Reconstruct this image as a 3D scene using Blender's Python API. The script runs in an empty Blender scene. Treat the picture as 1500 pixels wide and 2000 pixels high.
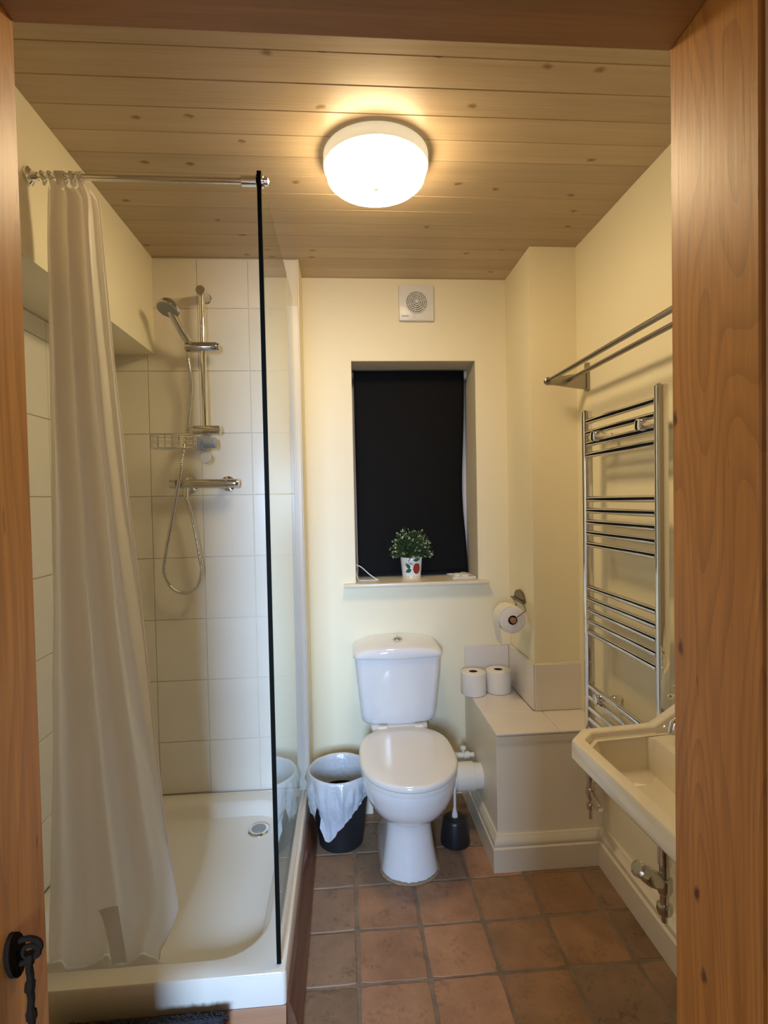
import bpy, bmesh, math, random
from mathutils import Vector, Matrix
from mathutils import noise as mnoise
random.seed(7)
PI = math.pi
S = bpy.context.scene
COL = S.collection

# ------------------------------------------------------------------ camera
cam_d = bpy.data.cameras.new('camera')
cam_d.sensor_fit = 'VERTICAL'
cam_d.sensor_height = 24.0
cam_d.sensor_width = 18.0
cam_d.lens = 1050.0 / 2000.0 * 24.0
cam_d.clip_start = 0.02
cam = bpy.data.objects.new('camera', cam_d)
COL.objects.link(cam)
RGT = Vector((0.99702, -0.07443, -0.02006))
DWN = Vector((-0.02185, -0.02331, -0.99949))
FWD = Vector((0.07393, 0.99695, -0.02487))
m3 = Matrix((RGT, -DWN, -FWD)).transposed()
cam.matrix_world = Matrix.Translation((0, 0, 1.36)) @ m3.to_4x4()
S.camera = cam

# ------------------------------------------------------------------ world, daylight, exposure
wd = bpy.data.worlds.new('world')
S.world = wd
wd.use_nodes = True
wbg = wd.node_tree.nodes['Background']
wbg.inputs[0].default_value = (0.62, 0.78, 1.0, 1)
wbg.inputs[1].default_value = 1.0
# daylight coming in through the hall window behind the camera
ld = bpy.data.lights.new('window_daylight', 'AREA')
ld.shape = 'RECTANGLE'
ld.size = 0.54
ld.size_y = 0.95
ld.energy = 225
ld.color = (0.45, 0.66, 1.0)
lo = bpy.data.objects.new('window_daylight', ld)
COL.objects.link(lo)
lo.location = (-0.32, -2.06, 1.62)
lo.rotation_euler = (PI / 2, 0, 0)
LAMP_STRENGTH = 40.0
LAMP_COLOR = (1.0, 0.76, 0.44)
vs = S.view_settings
vs.view_transform = 'Standard'
vs.look = 'None'
vs.exposure = 0.10
vs.gamma = 1.0
vs.use_curve_mapping = False


# ------------------------------------------------------------------ mesh builder
class MB:
    def __init__(s):
        s.v = []
        s.f = []

    def add(s, vs_, fs_):
        b = len(s.v)
        s.v += [tuple(v) for v in vs_]
        s.f += [tuple(i + b for i in f) for f in fs_]
        return s

    def bm(s, bm):
        bm.verts.index_update()
        s.add([v.co[:] for v in bm.verts], [[v.index for v in f.verts] for f in bm.faces])
        bm.free()
        return s

    def box(s, x0, x1, y0, y1, z0, z1, bev=0.0, seg=1, M=None):
        b = bmesh.new()
        bmesh.ops.create_cube(b, size=1)
        for v in b.verts:
            v.co = Vector(((x0 + x1) / 2 + v.co.x * (x1 - x0), (y0 + y1) / 2 + v.co.y * (y1 - y0), (z0 + z1) / 2 + v.co.z * (z1 - z0)))
        if bev > 0:
            bmesh.ops.bevel(b, geom=list(b.edges), offset=bev, segments=seg, affect='EDGES', profile=0.5)
        if M is not None:
            bmesh.ops.transform(b, matrix=M, verts=b.verts)
        return s.bm(b)

    def loft(s, rings, cap0=True, cap1=True, closed=True):
        n = len(rings[0])
        vs_, fs_ = [], []
        for r in rings:
            vs_ += r
        for i in range(len(rings) - 1):
            for j in range(n if closed else n - 1):
                k = (j + 1) % n
                fs_.append((i * n + j, i * n + k, (i + 1) * n + k, (i + 1) * n + j))
        if cap0:
            fs_.append(tuple(range(n - 1, -1, -1)))
        if cap1:
            fs_.append(tuple((len(rings) - 1) * n + j for j in range(n)))
        return s.add(vs_, fs_)

    def lathe(s, prof, c=(0, 0, 0), n=24, axis='z', cap0=True, cap1=True, M=None):
        rings = []
        for r, z in prof:
            ring = []
            for k in range(n):
                a = 2 * PI * k / n
                x, y = r * math.cos(a), r * math.sin(a)
                p = {'z': (x, y, z), 'x': (z, x, y), 'y': (y, z, x)}[axis]
                p = Vector(p)
                if M is not None:
                    p = M @ p
                ring.append((p + Vector(c))[:])
            rings.append(ring)
        return s.loft(rings, cap0, cap1)

    def cyl(s, p, q, r, r2=None, n=16):
        return s.tube([p, q], r, n, r2=r2)

    def tube(s, pts, r, n=8, closed=False, r2=None):
        pts = [Vector(p) for p in pts]
        m = len(pts)
        rings = []
        up = None
        for i in range(m):
            if closed:
                t = pts[(i + 1) % m] - pts[i - 1]
            else:
                t = pts[min(i + 1, m - 1)] - pts[max(i - 1, 0)]
            t.normalize()
            if up is None:
                up = Vector((0, 0, 1)) if abs(t.z) < 0.9 else Vector((1, 0, 0))
            a = t.cross(up)
            if a.length < 1e-5:
                a = t.orthogonal()
            a.normalize()
            b = a.cross(t)
            b.normalize()
            up = b
            rr = r if r2 is None else r + (r2 - r) * i / (m - 1)
            if isinstance(r, (list, tuple)):
                rr = r[i]
            rings.append([(pts[i] + a * (rr * math.cos(2 * PI * k / n)) + b * (rr * math.sin(2 * PI * k / n)))[:] for k in range(n)])
        if closed:
            rings.append(rings[0])
            return s.loft(rings, False, False)
        return s.loft(rings)

    def prism(s, poly, axis, a, b):
        """poly of 2D points extruded along axis from a to b"""
        def P(u, v, w):
            return {'x': (w, u, v), 'y': (u, w, v), 'z': (u, v, w)}[axis]
        return s.loft([[P(u, v, a) for u, v in poly], [P(u, v, b) for u, v in poly]])

    def grid(s, rows, close_u=False, flip=False):
        n = len(rows[0])
        vs_ = [p for r in rows for p in r]
        fs_ = []
        for i in range(len(rows) - 1):
            for j in range(n if close_u else n - 1):
                k = (j + 1) % n
                f = (i * n + j, i * n + k, (i + 1) * n + k, (i + 1) * n + j)
                fs_.append(f[::-1] if flip else f)
        return s.add(vs_, fs_)

    def mesh(s, name, mat, org=(0, 0, 0), smooth=35):
        me = bpy.data.meshes.new(name)
        o = Vector(org)
        me.from_pydata([(Vector(v) - o)[:] for v in s.v], [], s.f)
        me.validate()
        b = bmesh.new()
        b.from_mesh(me)
        bmesh.ops.recalc_face_normals(b, faces=b.faces)
        b.to_mesh(me)
        b.free()
        if smooth:
            me.polygons.foreach_set('use_smooth', [True] * len(me.polygons))
            me.set_sharp_from_angle(angle=math.radians(smooth))
        me.update()
        if mat:
            me.materials.append(mat)
        return me


def lerp(a, b, t):
    return a + (b - a) * t


def tag(o, label=None, cat=None, group=None, kind=None):
    if label:
        o['label'] = label
    if cat:
        o['category'] = cat
    if group:
        o['group'] = group
    if kind:
        o['kind'] = kind
    return o


def world_org(o):
    p = Vector((0, 0, 0))
    while o is not None:
        p += o.location
        o = o.parent
    return p


def root(name, loc, label, cat, group=None):
    o = bpy.data.objects.new(name, None)
    o.empty_display_size = 0.05
    COL.objects.link(o)
    o.location = loc
    return tag(o, label, cat, group)


def part(name, mb, mat, parent, smooth=35, label=None, kind=None):
    """world-coordinate mesh as a child of parent (never given a category)"""
    me = mb.mesh(name, mat, world_org(parent), smooth)
    o = bpy.data.objects.new(name, me)
    COL.objects.link(o)
    o.parent = parent
    if label:
        o['label'] = label
    if kind:
        o['kind'] = kind
    return o


def solo(name, mb, mat, org, label, cat, group=None, smooth=35):
    o = bpy.data.objects.new(name, mb.mesh(name, mat, org, smooth))
    COL.objects.link(o)
    o.location = org
    return tag(o, label, cat, group)


def struct(name, mb, mat, org=(0, 0, 0), smooth=35, label=None):
    o = bpy.data.objects.new(name, mb.mesh(name, mat, org, smooth))
    COL.objects.link(o)
    o.location = org
    o['kind'] = 'structure'
    if label:
        o['label'] = label
    return o


def inst(name, me, parent, loc, rot=(0, 0, 0), scale=(1, 1, 1)):
    o = bpy.data.objects.new(name, me)
    COL.objects.link(o)
    if parent:
        o.parent = parent
        o.location = Vector(loc) - world_org(parent)
    else:
        o.location = loc
    o.rotation_euler = rot
    o.scale = scale
    return o


def copy_thing(src, loc, label=None):
    """copy a thing with its parts and sub-parts"""
    def cp(o, par):
        c = o.copy()
        COL.objects.link(c)
        c.parent = par
        for ch in o.children:
            cp(ch, c)
        return c
    c = cp(src, None)
    c.location = loc
    if label:
        c['label'] = label
    return c


# ------------------------------------------------------------------ materials
def newmat(name):
    m = bpy.data.materials.new(name)
    m.use_nodes = True
    nt = m.node_tree
    return m, nt, nt.nodes, nt.links, nt.nodes['Principled BSDF']


def rgba(c):
    return (c[0], c[1], c[2], 1)


def simple(name, col, rough=0.5, metal=0.0, coat=0.0, bump=0.0, bscale=40.0, vary=0.0, vscale=6.0, sub=0.0, rvary=0.0):
    m, nt, N, L, P = newmat(name)
    P.inputs['Base Color'].default_value = rgba(col)
    P.inputs['Roughness'].default_value = rough
    P.inputs['Metallic'].default_value = metal
    P.inputs['Coat Weight'].default_value = coat
    P.inputs['Coat Roughness'].default_value = 0.05
    if sub:
        P.inputs['Subsurface Weight'].default_value = sub
        P.inputs['Subsurface Radius'].default_value = (0.01, 0.01, 0.01)
    tc = N.new('ShaderNodeTexCoord')
    if vary:
        n = N.new('ShaderNodeTexNoise')
        n.inputs['Scale'].default_value = vscale
        n.inputs['Detail'].default_value = 4
        L.new(tc.outputs['Object'], n.inputs['Vector'])
        r = N.new('ShaderNodeValToRGB')
        r.color_ramp.elements[0].position = 0.3
        r.color_ramp.elements[1].position = 0.7
        r.color_ramp.elements[0].color = rgba([c * (1 - vary) for c in col])
        r.color_ramp.elements[1].color = rgba([min(1, c * (1 + vary * 0.6)) for c in col])
        L.new(n.outputs['Fac'], r.inputs['Fac'])
        L.new(r.outputs['Color'], P.inputs['Base Color'])
    if bump:
        n = N.new('ShaderNodeTexNoise')
        n.inputs['Scale'].default_value = bscale
        n.inputs['Detail'].default_value = 5
        L.new(tc.outputs['Object'], n.inputs['Vector'])
        b = N.new('ShaderNodeBump')
        b.inputs['Strength'].default_value = bump
        b.inputs['Distance'].default_value = 0.01
        L.new(n.outputs['Fac'], b.inputs['Height'])
        L.new(b.outputs['Normal'], P.inputs['Normal'])
    return m


def wood(name, c_light, c_dark, c_knot, axis='x', rough=0.35, knots=1.0, gscale=1.0, kscale=(3.2, 9.0), flecks=False, contrast=False):
    m, nt, N, L, P = newmat(name)
    tc = N.new('ShaderNodeTexCoord')
    oi = N.new('ShaderNodeObjectInfo')
    mul = N.new('ShaderNodeVectorMath')
    mul.operation = 'SCALE'
    mul.inputs[0].default_value = (37.0, 53.0, 29.0)
    L.new(oi.outputs['Random'], mul.inputs['Scale'])
    add = N.new('ShaderNodeVectorMath')
    L.new(tc.outputs['Object'], add.inputs[0])
    L.new(mul.outputs['Vector'], add.inputs[1])

    def mapped(lo_, hi):
        mp = N.new('ShaderNodeMapping')
        sc = {'x': (lo_, hi, hi), 'y': (hi, lo_, hi), 'z': (hi, hi, lo_)}[axis]
        mp.inputs['Scale'].default_value = sc
        L.new(add.outputs['Vector'], mp.inputs['Vector'])
        return mp
    # knots: sparse ellipses
    mk = mapped(*kscale)
    vo = N.new('ShaderNodeTexVoronoi')
    vo.voronoi_dimensions = '2D'
    vo.inputs['Scale'].default_value = 1.0
    vo.inputs['Randomness'].default_value = 1.0
    sx = N.new('ShaderNodeSeparateXYZ')
    L.new(mk.outputs['Vector'], sx.inputs[0])
    cx_ = N.new('ShaderNodeCombineXYZ')
    i0, i1 = {'x': (0, 1), 'y': (1, 0), 'z': (2, 1)}[axis]
    L.new(sx.outputs[i0], cx_.inputs[0])
    L.new(sx.outputs[i1], cx_.inputs[1])
    nw = N.new('ShaderNodeTexNoise')
    nw.inputs['Scale'].default_value = 60
    L.new(add.outputs['Vector'], nw.inputs['Vector'])
    wv = N.new('ShaderNodeVectorMath')
    wv.operation = 'MULTIPLY_ADD'
    L.new(nw.outputs['Color'], wv.inputs[0])
    wv.inputs[1].default_value = (0.16, 0.16, 0.0)
    L.new(cx_.outputs[0], wv.inputs[2])
    L.new(wv.outputs['Vector'], vo.inputs['Vector'])
    kr = N.new('ShaderNodeValToRGB')
    kr.color_ramp.elements[0].position = 0.045
    kr.color_ramp.elements[0].color = (1, 1, 1, 1)
    kr.color_ramp.elements[1].position = 0.13
    kr.color_ramp.elements[1].color = (0, 0, 0, 1)
    L.new(vo.outputs['Distance'], kr.inputs['Fac'])
    # only some cells carry a knot
    sep = N.new('ShaderNodeSeparateColor')
    L.new(vo.outputs['Color'], sep.inputs['Color'])
    gt = N.new('ShaderNodeMath')
    gt.operation = 'GREATER_THAN'
    gt.inputs[1].default_value = 1.0 - 0.5 * knots
    L.new(sep.outputs[0], gt.inputs[0])
    km = N.new('ShaderNodeMath')
    km.operation = 'MULTIPLY'
    L.new(kr.outputs['Color'], km.inputs[0])
    L.new(gt.outputs[0], km.inputs[1])
    # broad grain
    mg = mapped(1.1 * gscale, 16 * gscale)
    n1 = N.new('ShaderNodeTexNoise')
    n1.inputs['Scale'].default_value = 1.0
    n1.inputs['Detail'].default_value = 6
    n1.inputs['Roughness'].default_value = 0.6
    n1.inputs['Distortion'].default_value = 1.8 if contrast else 0.8
    L.new(mg.outputs['Vector'], n1.inputs['Vector'])
    # fine fibre
    mf = mapped(5 * gscale, 210 * gscale)
    n2 = N.new('ShaderNodeTexNoise')
    n2.inputs['Scale'].default_value = 1.0
    n2.inputs['Detail'].default_value = 3
    L.new(mf.outputs['Vector'], n2.inputs['Vector'])
    mixf = N.new('ShaderNodeMath')
    mixf.operation = 'MULTIPLY_ADD'
    L.new(n2.outputs['Fac'], mixf.inputs[0])
    mixf.inputs[1].default_value = 0.45
    L.new(n1.outputs['Fac'], mixf.inputs[2])
    rp = N.new('ShaderNodeValToRGB')
    rp.color_ramp.elements[0].position = 0.46 if contrast else 0.42
    rp.color_ramp.elements[0].color = rgba(c_dark)
    rp.color_ramp.elements[1].position = 0.98 if contrast else 1.0
    rp.color_ramp.elements[1].color = rgba(c_light)
    L.new(mixf.outputs[0], rp.inputs['Fac'])
    mx = N.new('ShaderNodeMix')
    mx.data_type = 'RGBA'
    L.new(km.outputs[0], mx.inputs['Factor'])
    L.new(rp.outputs['Color'], mx.inputs['A'])
    mx.inputs['B'].default_value = rgba(c_knot)
    out = mx.outputs['Result']
    if contrast:
        # cathedral figure: contour lines of a long, slow noise
        mc = mapped(0.9, 6.5)
        nc = N.new('ShaderNodeTexNoise')
        nc.inputs['Scale'].default_value = 1.0
        nc.inputs['Detail'].default_value = 1.5
        nc.inputs['Distortion'].default_value = 0.35
        L.new(mc.outputs['Vector'], nc.inputs['Vector'])
        ml = N.new('ShaderNodeMath')
        ml.operation = 'MULTIPLY'
        ml.inputs[1].default_value = 26.0
        L.new(nc.outputs['Fac'], ml.inputs[0])
        fc_ = N.new('ShaderNodeMath')
        fc_.operation = 'FRACT'
        L.new(ml.outputs[0], fc_.inputs[0])
        cr = N.new('ShaderNodeValToRGB')
        cr.color_ramp.elements[0].position = 0.0
        cr.color_ramp.elements[0].color = (0.42, 0.42, 0.42, 1)
        cr.color_ramp.elements[1].position = 0.55
        cr.color_ramp.elements[1].color = (0, 0, 0, 1)
        e_ = cr.color_ramp.elements.new(0.97)
        e_.color = (0.05, 0.05, 0.05, 1)
        L.new(fc_.outputs[0], cr.inputs['Fac'])
        mx3 = N.new('ShaderNodeMix')
        mx3.data_type = 'RGBA'
        L.new(cr.outputs['Color'], mx3.inputs['Factor'])
        L.new(out, mx3.inputs['A'])
        mx3.inputs['B'].default_value = rgba([c * 0.62 for c in c_dark])
        out = mx3.outputs['Result']
    if flecks:
        ms = mapped(14, 90)
        nf = N.new('ShaderNodeTexNoise')
        nf.inputs['Scale'].default_value = 1.0
        nf.inputs['Detail'].default_value = 2
        L.new(ms.outputs['Vector'], nf.inputs['Vector'])
        fr = N.new('ShaderNodeValToRGB')
        fr.color_ramp.elements[0].position = 0.72
        fr.color_ramp.elements[0].color = (0, 0, 0, 1)
        fr.color_ramp.elements[1].position = 0.80
        fr.color_ramp.elements[1].color = (0.7, 0.7, 0.7, 1)
        L.new(nf.outputs['Fac'], fr.inputs['Fac'])
        mx2 = N.new('ShaderNodeMix')
        mx2.data_type = 'RGBA'
        L.new(fr.outputs['Color'], mx2.inputs['Factor'])
        L.new(out, mx2.inputs['A'])
        mx2.inputs['B'].default_value = rgba(c_knot)
        out = mx2.outputs['Result']
    hsv = N.new('ShaderNodeHueSaturation')
    mr = N.new('ShaderNodeMapRange')
    mr.inputs['To Min'].default_value = 0.86
    mr.inputs['To Max'].default_value = 1.1
    L.new(oi.outputs['Random'], mr.inputs['Value'])
    L.new(mr.outputs['Result'], hsv.inputs['Value'])
    L.new(out, hsv.inputs['Color'])
    L.new(hsv.outputs['Color'], P.inputs['Base Color'])
    P.inputs['Roughness'].default_value = rough
    b = N.new('ShaderNodeBump')
    b.inputs['Strength'].default_value = 0.12
    b.inputs['Distance'].default_value = 0.003
    L.new(mixf.outputs[0], b.inputs['Height'])
    L.new(b.outputs['Normal'], P.inputs['Normal'])
    return m


def terracotta(name, c1, c2, spots=0.5):
    m, nt, N, L, P = newmat(name)
    tc = N.new('ShaderNodeTexCoord')
    oi = N.new('ShaderNodeObjectInfo')
    mul = N.new('ShaderNodeVectorMath')
    mul.operation = 'SCALE'
    mul.inputs[0].default_value = (31.0, 47.0, 23.0)
    L.new(oi.outputs['Random'], mul.inputs['Scale'])
    add = N.new('ShaderNodeVectorMath')
    L.new(tc.outputs['Object'], add.inputs[0])
    L.new(mul.outputs['Vector'], add.inputs[1])
    n1 = N.new('ShaderNodeTexNoise')
    n1.inputs['Scale'].default_value = 9
    n1.inputs['Detail'].default_value = 6
    n1.inputs['Roughness'].default_value = 0.65
    L.new(add.outputs['Vector'], n1.inputs['Vector'])
    rp = N.new('ShaderNodeValToRGB')
    rp.color_ramp.elements[0].position = 0.3
    rp.color_ramp.elements[0].color = rgba(c2)
    rp.color_ramp.elements[1].position = 0.68
    rp.color_ramp.elements[1].color = rgba(c1)
    L.new(n1.outputs['Fac'], rp.inputs['Fac'])
    n2 = N.new('ShaderNodeTexNoise')
    n2.inputs['Scale'].default_value = 70
    n2.inputs['Detail'].default_value = 4
    L.new(add.outputs['Vector'], n2.inputs['Vector'])
    n3 = N.new('ShaderNodeTexNoise')
    n3.inputs['Scale'].default_value = 12
    L.new(add.outputs['Vector'], n3.inputs['Vector'])
    mm = N.new('ShaderNodeMath')
    mm.operation = 'MULTIPLY'
    L.new(n2.outputs['Fac'], mm.inputs[0])
    L.new(n3.outputs['Fac'], mm.inputs[1])
    r2 = N.new('ShaderNodeValToRGB')
    r2.color_ramp.elements[0].position = 0.29
    r2.color_ramp.elements[0].color = (0, 0, 0, 1)
    r2.color_ramp.elements[1].position = 0.40
    r2.color_ramp.elements[1].color = (spots, spots, spots, 1)
    L.new(mm.outputs[0], r2.inputs['Fac'])
    mx = N.new('ShaderNodeMix')
    mx.data_type = 'RGBA'
    L.new(r2.outputs['Color'], mx.inputs['Factor'])
    L.new(rp.outputs['Color'], mx.inputs['A'])
    mx.inputs['B'].default_value = (0.10, 0.065, 0.045, 1)
    hsv = N.new('ShaderNodeHueSaturation')
    mr = N.new('ShaderNodeMapRange')
    mr.inputs['To Min'].default_value = 0.86
    mr.inputs['To Max'].default_value = 1.12
    L.new(oi.outputs['Random'], mr.inputs['Value'])
    L.new(mr.outputs['Result'], hsv.inputs['Value'])
    L.new(mx.outputs['Result'], hsv.inputs['Color'])
    L.new(hsv.outputs['Color'], P.inputs['Base Color'])
    P.inputs['Roughness'].default_value = 0.55
    P.inputs['Specular IOR Level'].default_value = 0.35
    b = N.new('ShaderNodeBump')
    b.inputs['Strength'].default_value = 0.25
    b.inputs['Distance'].default_value = 0.004
    L.new(n2.outputs['Fac'], b.inputs['Height'])
    L.new(b.outputs['Normal'], P.inputs['Normal'])
    return m


def glassmat(name, tint=(0.93, 0.97, 0.95)):
    m, nt, N, L, P = newmat(name)
    N.remove(P)
    out = N['Material Output']
    tr = N.new('ShaderNodeBsdfTransparent')
    tr.inputs[0].default_value = rgba(tint)
    gl = N.new('ShaderNodeBsdfGlossy')
    gl.inputs['Roughness'].default_value = 0.0
    fr0 = N.new('ShaderNodeFresnel')
    fr0.inputs['IOR'].default_value = 1.52
    # both faces of the thin pane reflect: 2R / (1 + R)
    f2 = N.new('ShaderNodeMath')
    f2.operation = 'MULTIPLY'
    f2.inputs[1].default_value = 2.0
    L.new(fr0.outputs[0], f2.inputs[0])
    f1 = N.new('ShaderNodeMath')
    f1.operation = 'ADD'
    f1.inputs[1].default_value = 1.0
    L.new(fr0.outputs[0], f1.inputs[0])
    fr = N.new('ShaderNodeMath')
    fr.operation = 'DIVIDE'
    L.new(f2.outputs[0], fr.inputs[0])
    L.new(f1.outputs[0], fr.inputs[1])
    ge = N.new('ShaderNodeNewGeometry')
    inv = N.new('ShaderNodeMath')
    inv.operation = 'SUBTRACT'
    inv.inputs[0].default_value = 1.0
    L.new(ge.outputs['Backfacing'], inv.inputs[1])
    mu = N.new('ShaderNodeMath')
    mu.operation = 'MULTIPLY'
    L.new(fr.outputs[0], mu.inputs[0])
    L.new(inv.outputs[0], mu.inputs[1])
    mx = N.new('ShaderNodeMixShader')
    L.new(mu.outputs[0], mx.inputs[0])
    L.new(tr.outputs[0], mx.inputs[1])
    L.new(gl.outputs[0], mx.inputs[2])
    L.new(mx.outputs[0], out.inputs['Surface'])
    return m


def sheet(name, col, transl=0.4, transp=0.0, gloss=0.0, rough=0.3, bump=0.0, bscale=30):
    """thin cloth or film: diffuse + translucent (+ see-through, + shine)"""
    m, nt, N, L, P = newmat(name)
    N.remove(P)
    out = N['Material Output']
    d = N.new('ShaderNodeBsdfDiffuse')
    d.inputs[0].default_value = rgba(col)
    t = N.new('ShaderNodeBsdfTranslucent')
    t.inputs[0].default_value = rgba(col)
    mx = N.new('ShaderNodeMixShader')
    mx.inputs[0].default_value = transl
    L.new(d.outputs[0], mx.inputs[1])
    L.new(t.outputs[0], mx.inputs[2])
    last = mx.outputs[0]
    nodes = [d, t]
    if gloss:
        g = N.new('ShaderNodeBsdfGlossy')
        g.inputs['Roughness'].default_value = rough
        m2 = N.new('ShaderNodeMixShader')
        m2.inputs[0].default_value = gloss
        L.new(last, m2.inputs[1])
        L.new(g.outputs[0], m2.inputs[2])
        last = m2.outputs[0]
        nodes.append(g)
    if transp:
        tp = N.new('ShaderNodeBsdfTransparent')
        m3_ = N.new('ShaderNodeMixShader')
        m3_.inputs[0].default_value = transp
        L.new(last, m3_.inputs[1])
        L.new(tp.outputs[0], m3_.inputs[2])
        last = m3_.outputs[0]
    L.new(last, out.inputs['Surface'])
    if bump:
        tc = N.new('ShaderNodeTexCoord')
        n = N.new('ShaderNodeTexNoise')
        n.inputs['Scale'].default_value = bscale
        n.inputs['Detail'].default_value = 3
        L.new(tc.outputs['Object'], n.inputs['Vector'])
        b = N.new('ShaderNodeBump')
        b.inputs['Strength'].default_value = bump
        b.inputs['Distance'].default_value = 0.01
        L.new(n.outputs['Fac'], b.inputs['Height'])
        for q in nodes:
            L.new(b.outputs['Normal'], q.inputs['Normal'])
    return m


def glow(name, col, strength):
    m, nt, N, L, P = newmat(name)
    P.inputs['Base Color'].default_value = (0.9, 0.88, 0.8, 1)
    P.inputs['Emission Color'].default_value = rgba(col)
    P.inputs['Emission Strength'].default_value = strength
    return m


PAINT = simple('cream_paint', (0.90, 0.82, 0.59), 0.55, bump=0.03, bscale=120)
TRIMP = simple('cream_gloss_paint', (0.78, 0.71, 0.56), 0.28)
PANELP = simple('cream_panel_paint', (0.88, 0.80, 0.63), 0.4, bump=0.02, bscale=60)
PLASTER = simple('hall_plaster', (0.40, 0.31, 0.22), 0.8)
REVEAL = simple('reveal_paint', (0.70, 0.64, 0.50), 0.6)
TILEW = simple('white_wall_tile', (0.80, 0.745, 0.635), 0.22, vary=0.02)
LTILE = simple('ledge_tile', (0.82, 0.76, 0.70), 0.2, vary=0.02)
GROUTW = simple('white_grout', (0.78, 0.73, 0.65), 0.8)
SEAL = simple('cream_sealant', (0.82, 0.76, 0.58), 0.35)
GROUTF = simple('floor_grout', (0.23, 0.165, 0.11), 0.9, vary=0.25, vscale=14, bump=0.3, bscale=90)
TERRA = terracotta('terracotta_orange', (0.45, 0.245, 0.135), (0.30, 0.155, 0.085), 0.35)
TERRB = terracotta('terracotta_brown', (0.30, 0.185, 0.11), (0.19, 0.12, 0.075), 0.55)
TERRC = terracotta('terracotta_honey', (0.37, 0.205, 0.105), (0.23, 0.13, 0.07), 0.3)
PINE = wood('pine_boards', (0.575, 0.45, 0.295), (0.445, 0.325, 0.19), (0.25, 0.14, 0.06), 'x', 0.36, 0.26, kscale=(8.0, 13.0))
OAK = wood('oak_lining', (0.78, 0.36, 0.084), (0.50, 0.21, 0.042), (0.12, 0.04, 0.012), 'z', 0.42, 0.20, kscale=(9.0, 16.0), contrast=True, flecks=True)
OAKX = wood('oak_head', (0.38, 0.185, 0.06), (0.25, 0.115, 0.035), (0.10, 0.035, 0.012), 'x', 0.45, 0.0)
MAHOG = wood('dark_stained_wood', (0.20, 0.09, 0.055), (0.11, 0.047, 0.028), (0.03, 0.012, 0.008), 'y', 0.25, 0.0)
PLINTH = wood('orange_stained_plinth', (0.50, 0.25, 0.13), (0.36, 0.17, 0.085), (0.2, 0.09, 0.05), 'x', 0.4, 0.0)
CERAM = simple('white_ceramic', (0.83, 0.82, 0.81), 0.07, coat=0.5)
SEATM = simple('white_seat_plastic', (0.82, 0.80, 0.77), 0.16, coat=0.3)
BASINM = simple('basin_ceramic', (0.84, 0.78, 0.64), 0.08, coat=0.5)
ACRYL = simple('white_acrylic', (0.80, 0.755, 0.66), 0.12, coat=0.3)
PLAST = simple('white_plastic', (0.80, 0.79, 0.76), 0.3)
PLASTC = simple('cream_plastic', (0.80, 0.77, 0.68), 0.3)
CHROME = simple('chrome', (0.78, 0.78, 0.77), 0.05, 1.0)
CHROMEB = simple('worn_chrome', (0.62, 0.60, 0.56), 0.16, 1.0)
STEEL = simple('brushed_steel', (0.36, 0.33, 0.28), 0.32, 1.0)
BRONZE = simple('aged_bronze', (0.22, 0.17, 0.10), 0.35, 0.9)
IRON = simple('black_iron', (0.013, 0.008, 0.005), 0.9, 0.0, bump=0.5, bscale=60)
IRON.node_tree.nodes['Principled BSDF'].inputs['Specular IOR Level'].default_value = 0.03
GREYP = simple('grey_plastic', (0.30, 0.31, 0.31), 0.4)
DGREY = simple('dark_grey_rubber', (0.10, 0.10, 0.10), 0.5)
BLACKP = simple('black_plastic', (0.014, 0.014, 0.017), 0.35)
BLACKB = simple('bin_plastic', (0.012, 0.012, 0.015), 0.5)
BLINDM = simple('blackout_fabric', (0.006, 0.006, 0.0065), 0.85, bump=0.05, bscale=300)
BLINDM.node_tree.nodes['Principled BSDF'].inputs['Specular IOR Level'].default_value = 0.2
PAPER = simple('tissue_paper', (0.84, 0.80, 0.73), 0.95, bump=0.15, bscale=130)
CARD = simple('cardboard', (0.34, 0.25, 0.16), 0.9)
DARKC = simple('dark_core', (0.05, 0.035, 0.025), 0.9)
COPPER = simple('rosewood_spindle', (0.36, 0.17, 0.10), 0.5)
LEAFG = simple('leaf_green', (0.045, 0.085, 0.022), 0.5, vary=0.4, vscale=30)
LEAFL = simple('pale_blossom', (0.62, 0.66, 0.45), 0.6)
STEMM = simple('stem_green', (0.05, 0.075, 0.02), 0.6)
PRED = simple('painted_red', (0.30, 0.03, 0.03), 0.15)
PGRN = simple('painted_green', (0.02, 0.13, 0.08), 0.15)
PGRY = simple('painted_grey', (0.35, 0.36, 0.35), 0.2)
MATT = simple('charcoal_pile', (0.030, 0.028, 0.034), 0.95)
CURT = sheet('white_curtain_cloth', (0.95, 0.90, 0.83), 0.50, 0.0, 0.03, 0.35, 0.05, 60)
CURT2 = sheet('grey_curtain_patch', (0.70, 0.67, 0.61), 0.35, 0.25)  # greyer, partly see-through sheet for the patch at the hem
BAGM = sheet('thin_white_film', (0.86, 0.91, 0.97), 0.30, 0.12, 0.10, 0.25, 0.35, 55)
GLASS = glassmat('clear_glass')
GEDGE = simple('dark_glass_edge', (0.005, 0.006, 0.0055), 0.6)
GEDGE.node_tree.nodes['Principled BSDF'].inputs['Specular IOR Level'].default_value = 0.05
PANE = glassmat('window_glass', (0.95, 0.97, 0.98))
NIGHT = simple('dark_backing', (0.02, 0.02, 0.022), 0.9)
LAMPM = glow('lit_diffuser', LAMP_COLOR, LAMP_STRENGTH)
COLLAR = glow('dim_lit_collar', (1.0, 0.92, 0.66), 0.45)
ARCH = wood('daylit_architrave', (0.86, 0.56, 0.38), (0.70, 0.42, 0.27), (0.2, 0.09, 0.05), 'z', 0.5, 0.0)  # hall daylight painted into the wood as a pale pink tone

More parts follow.
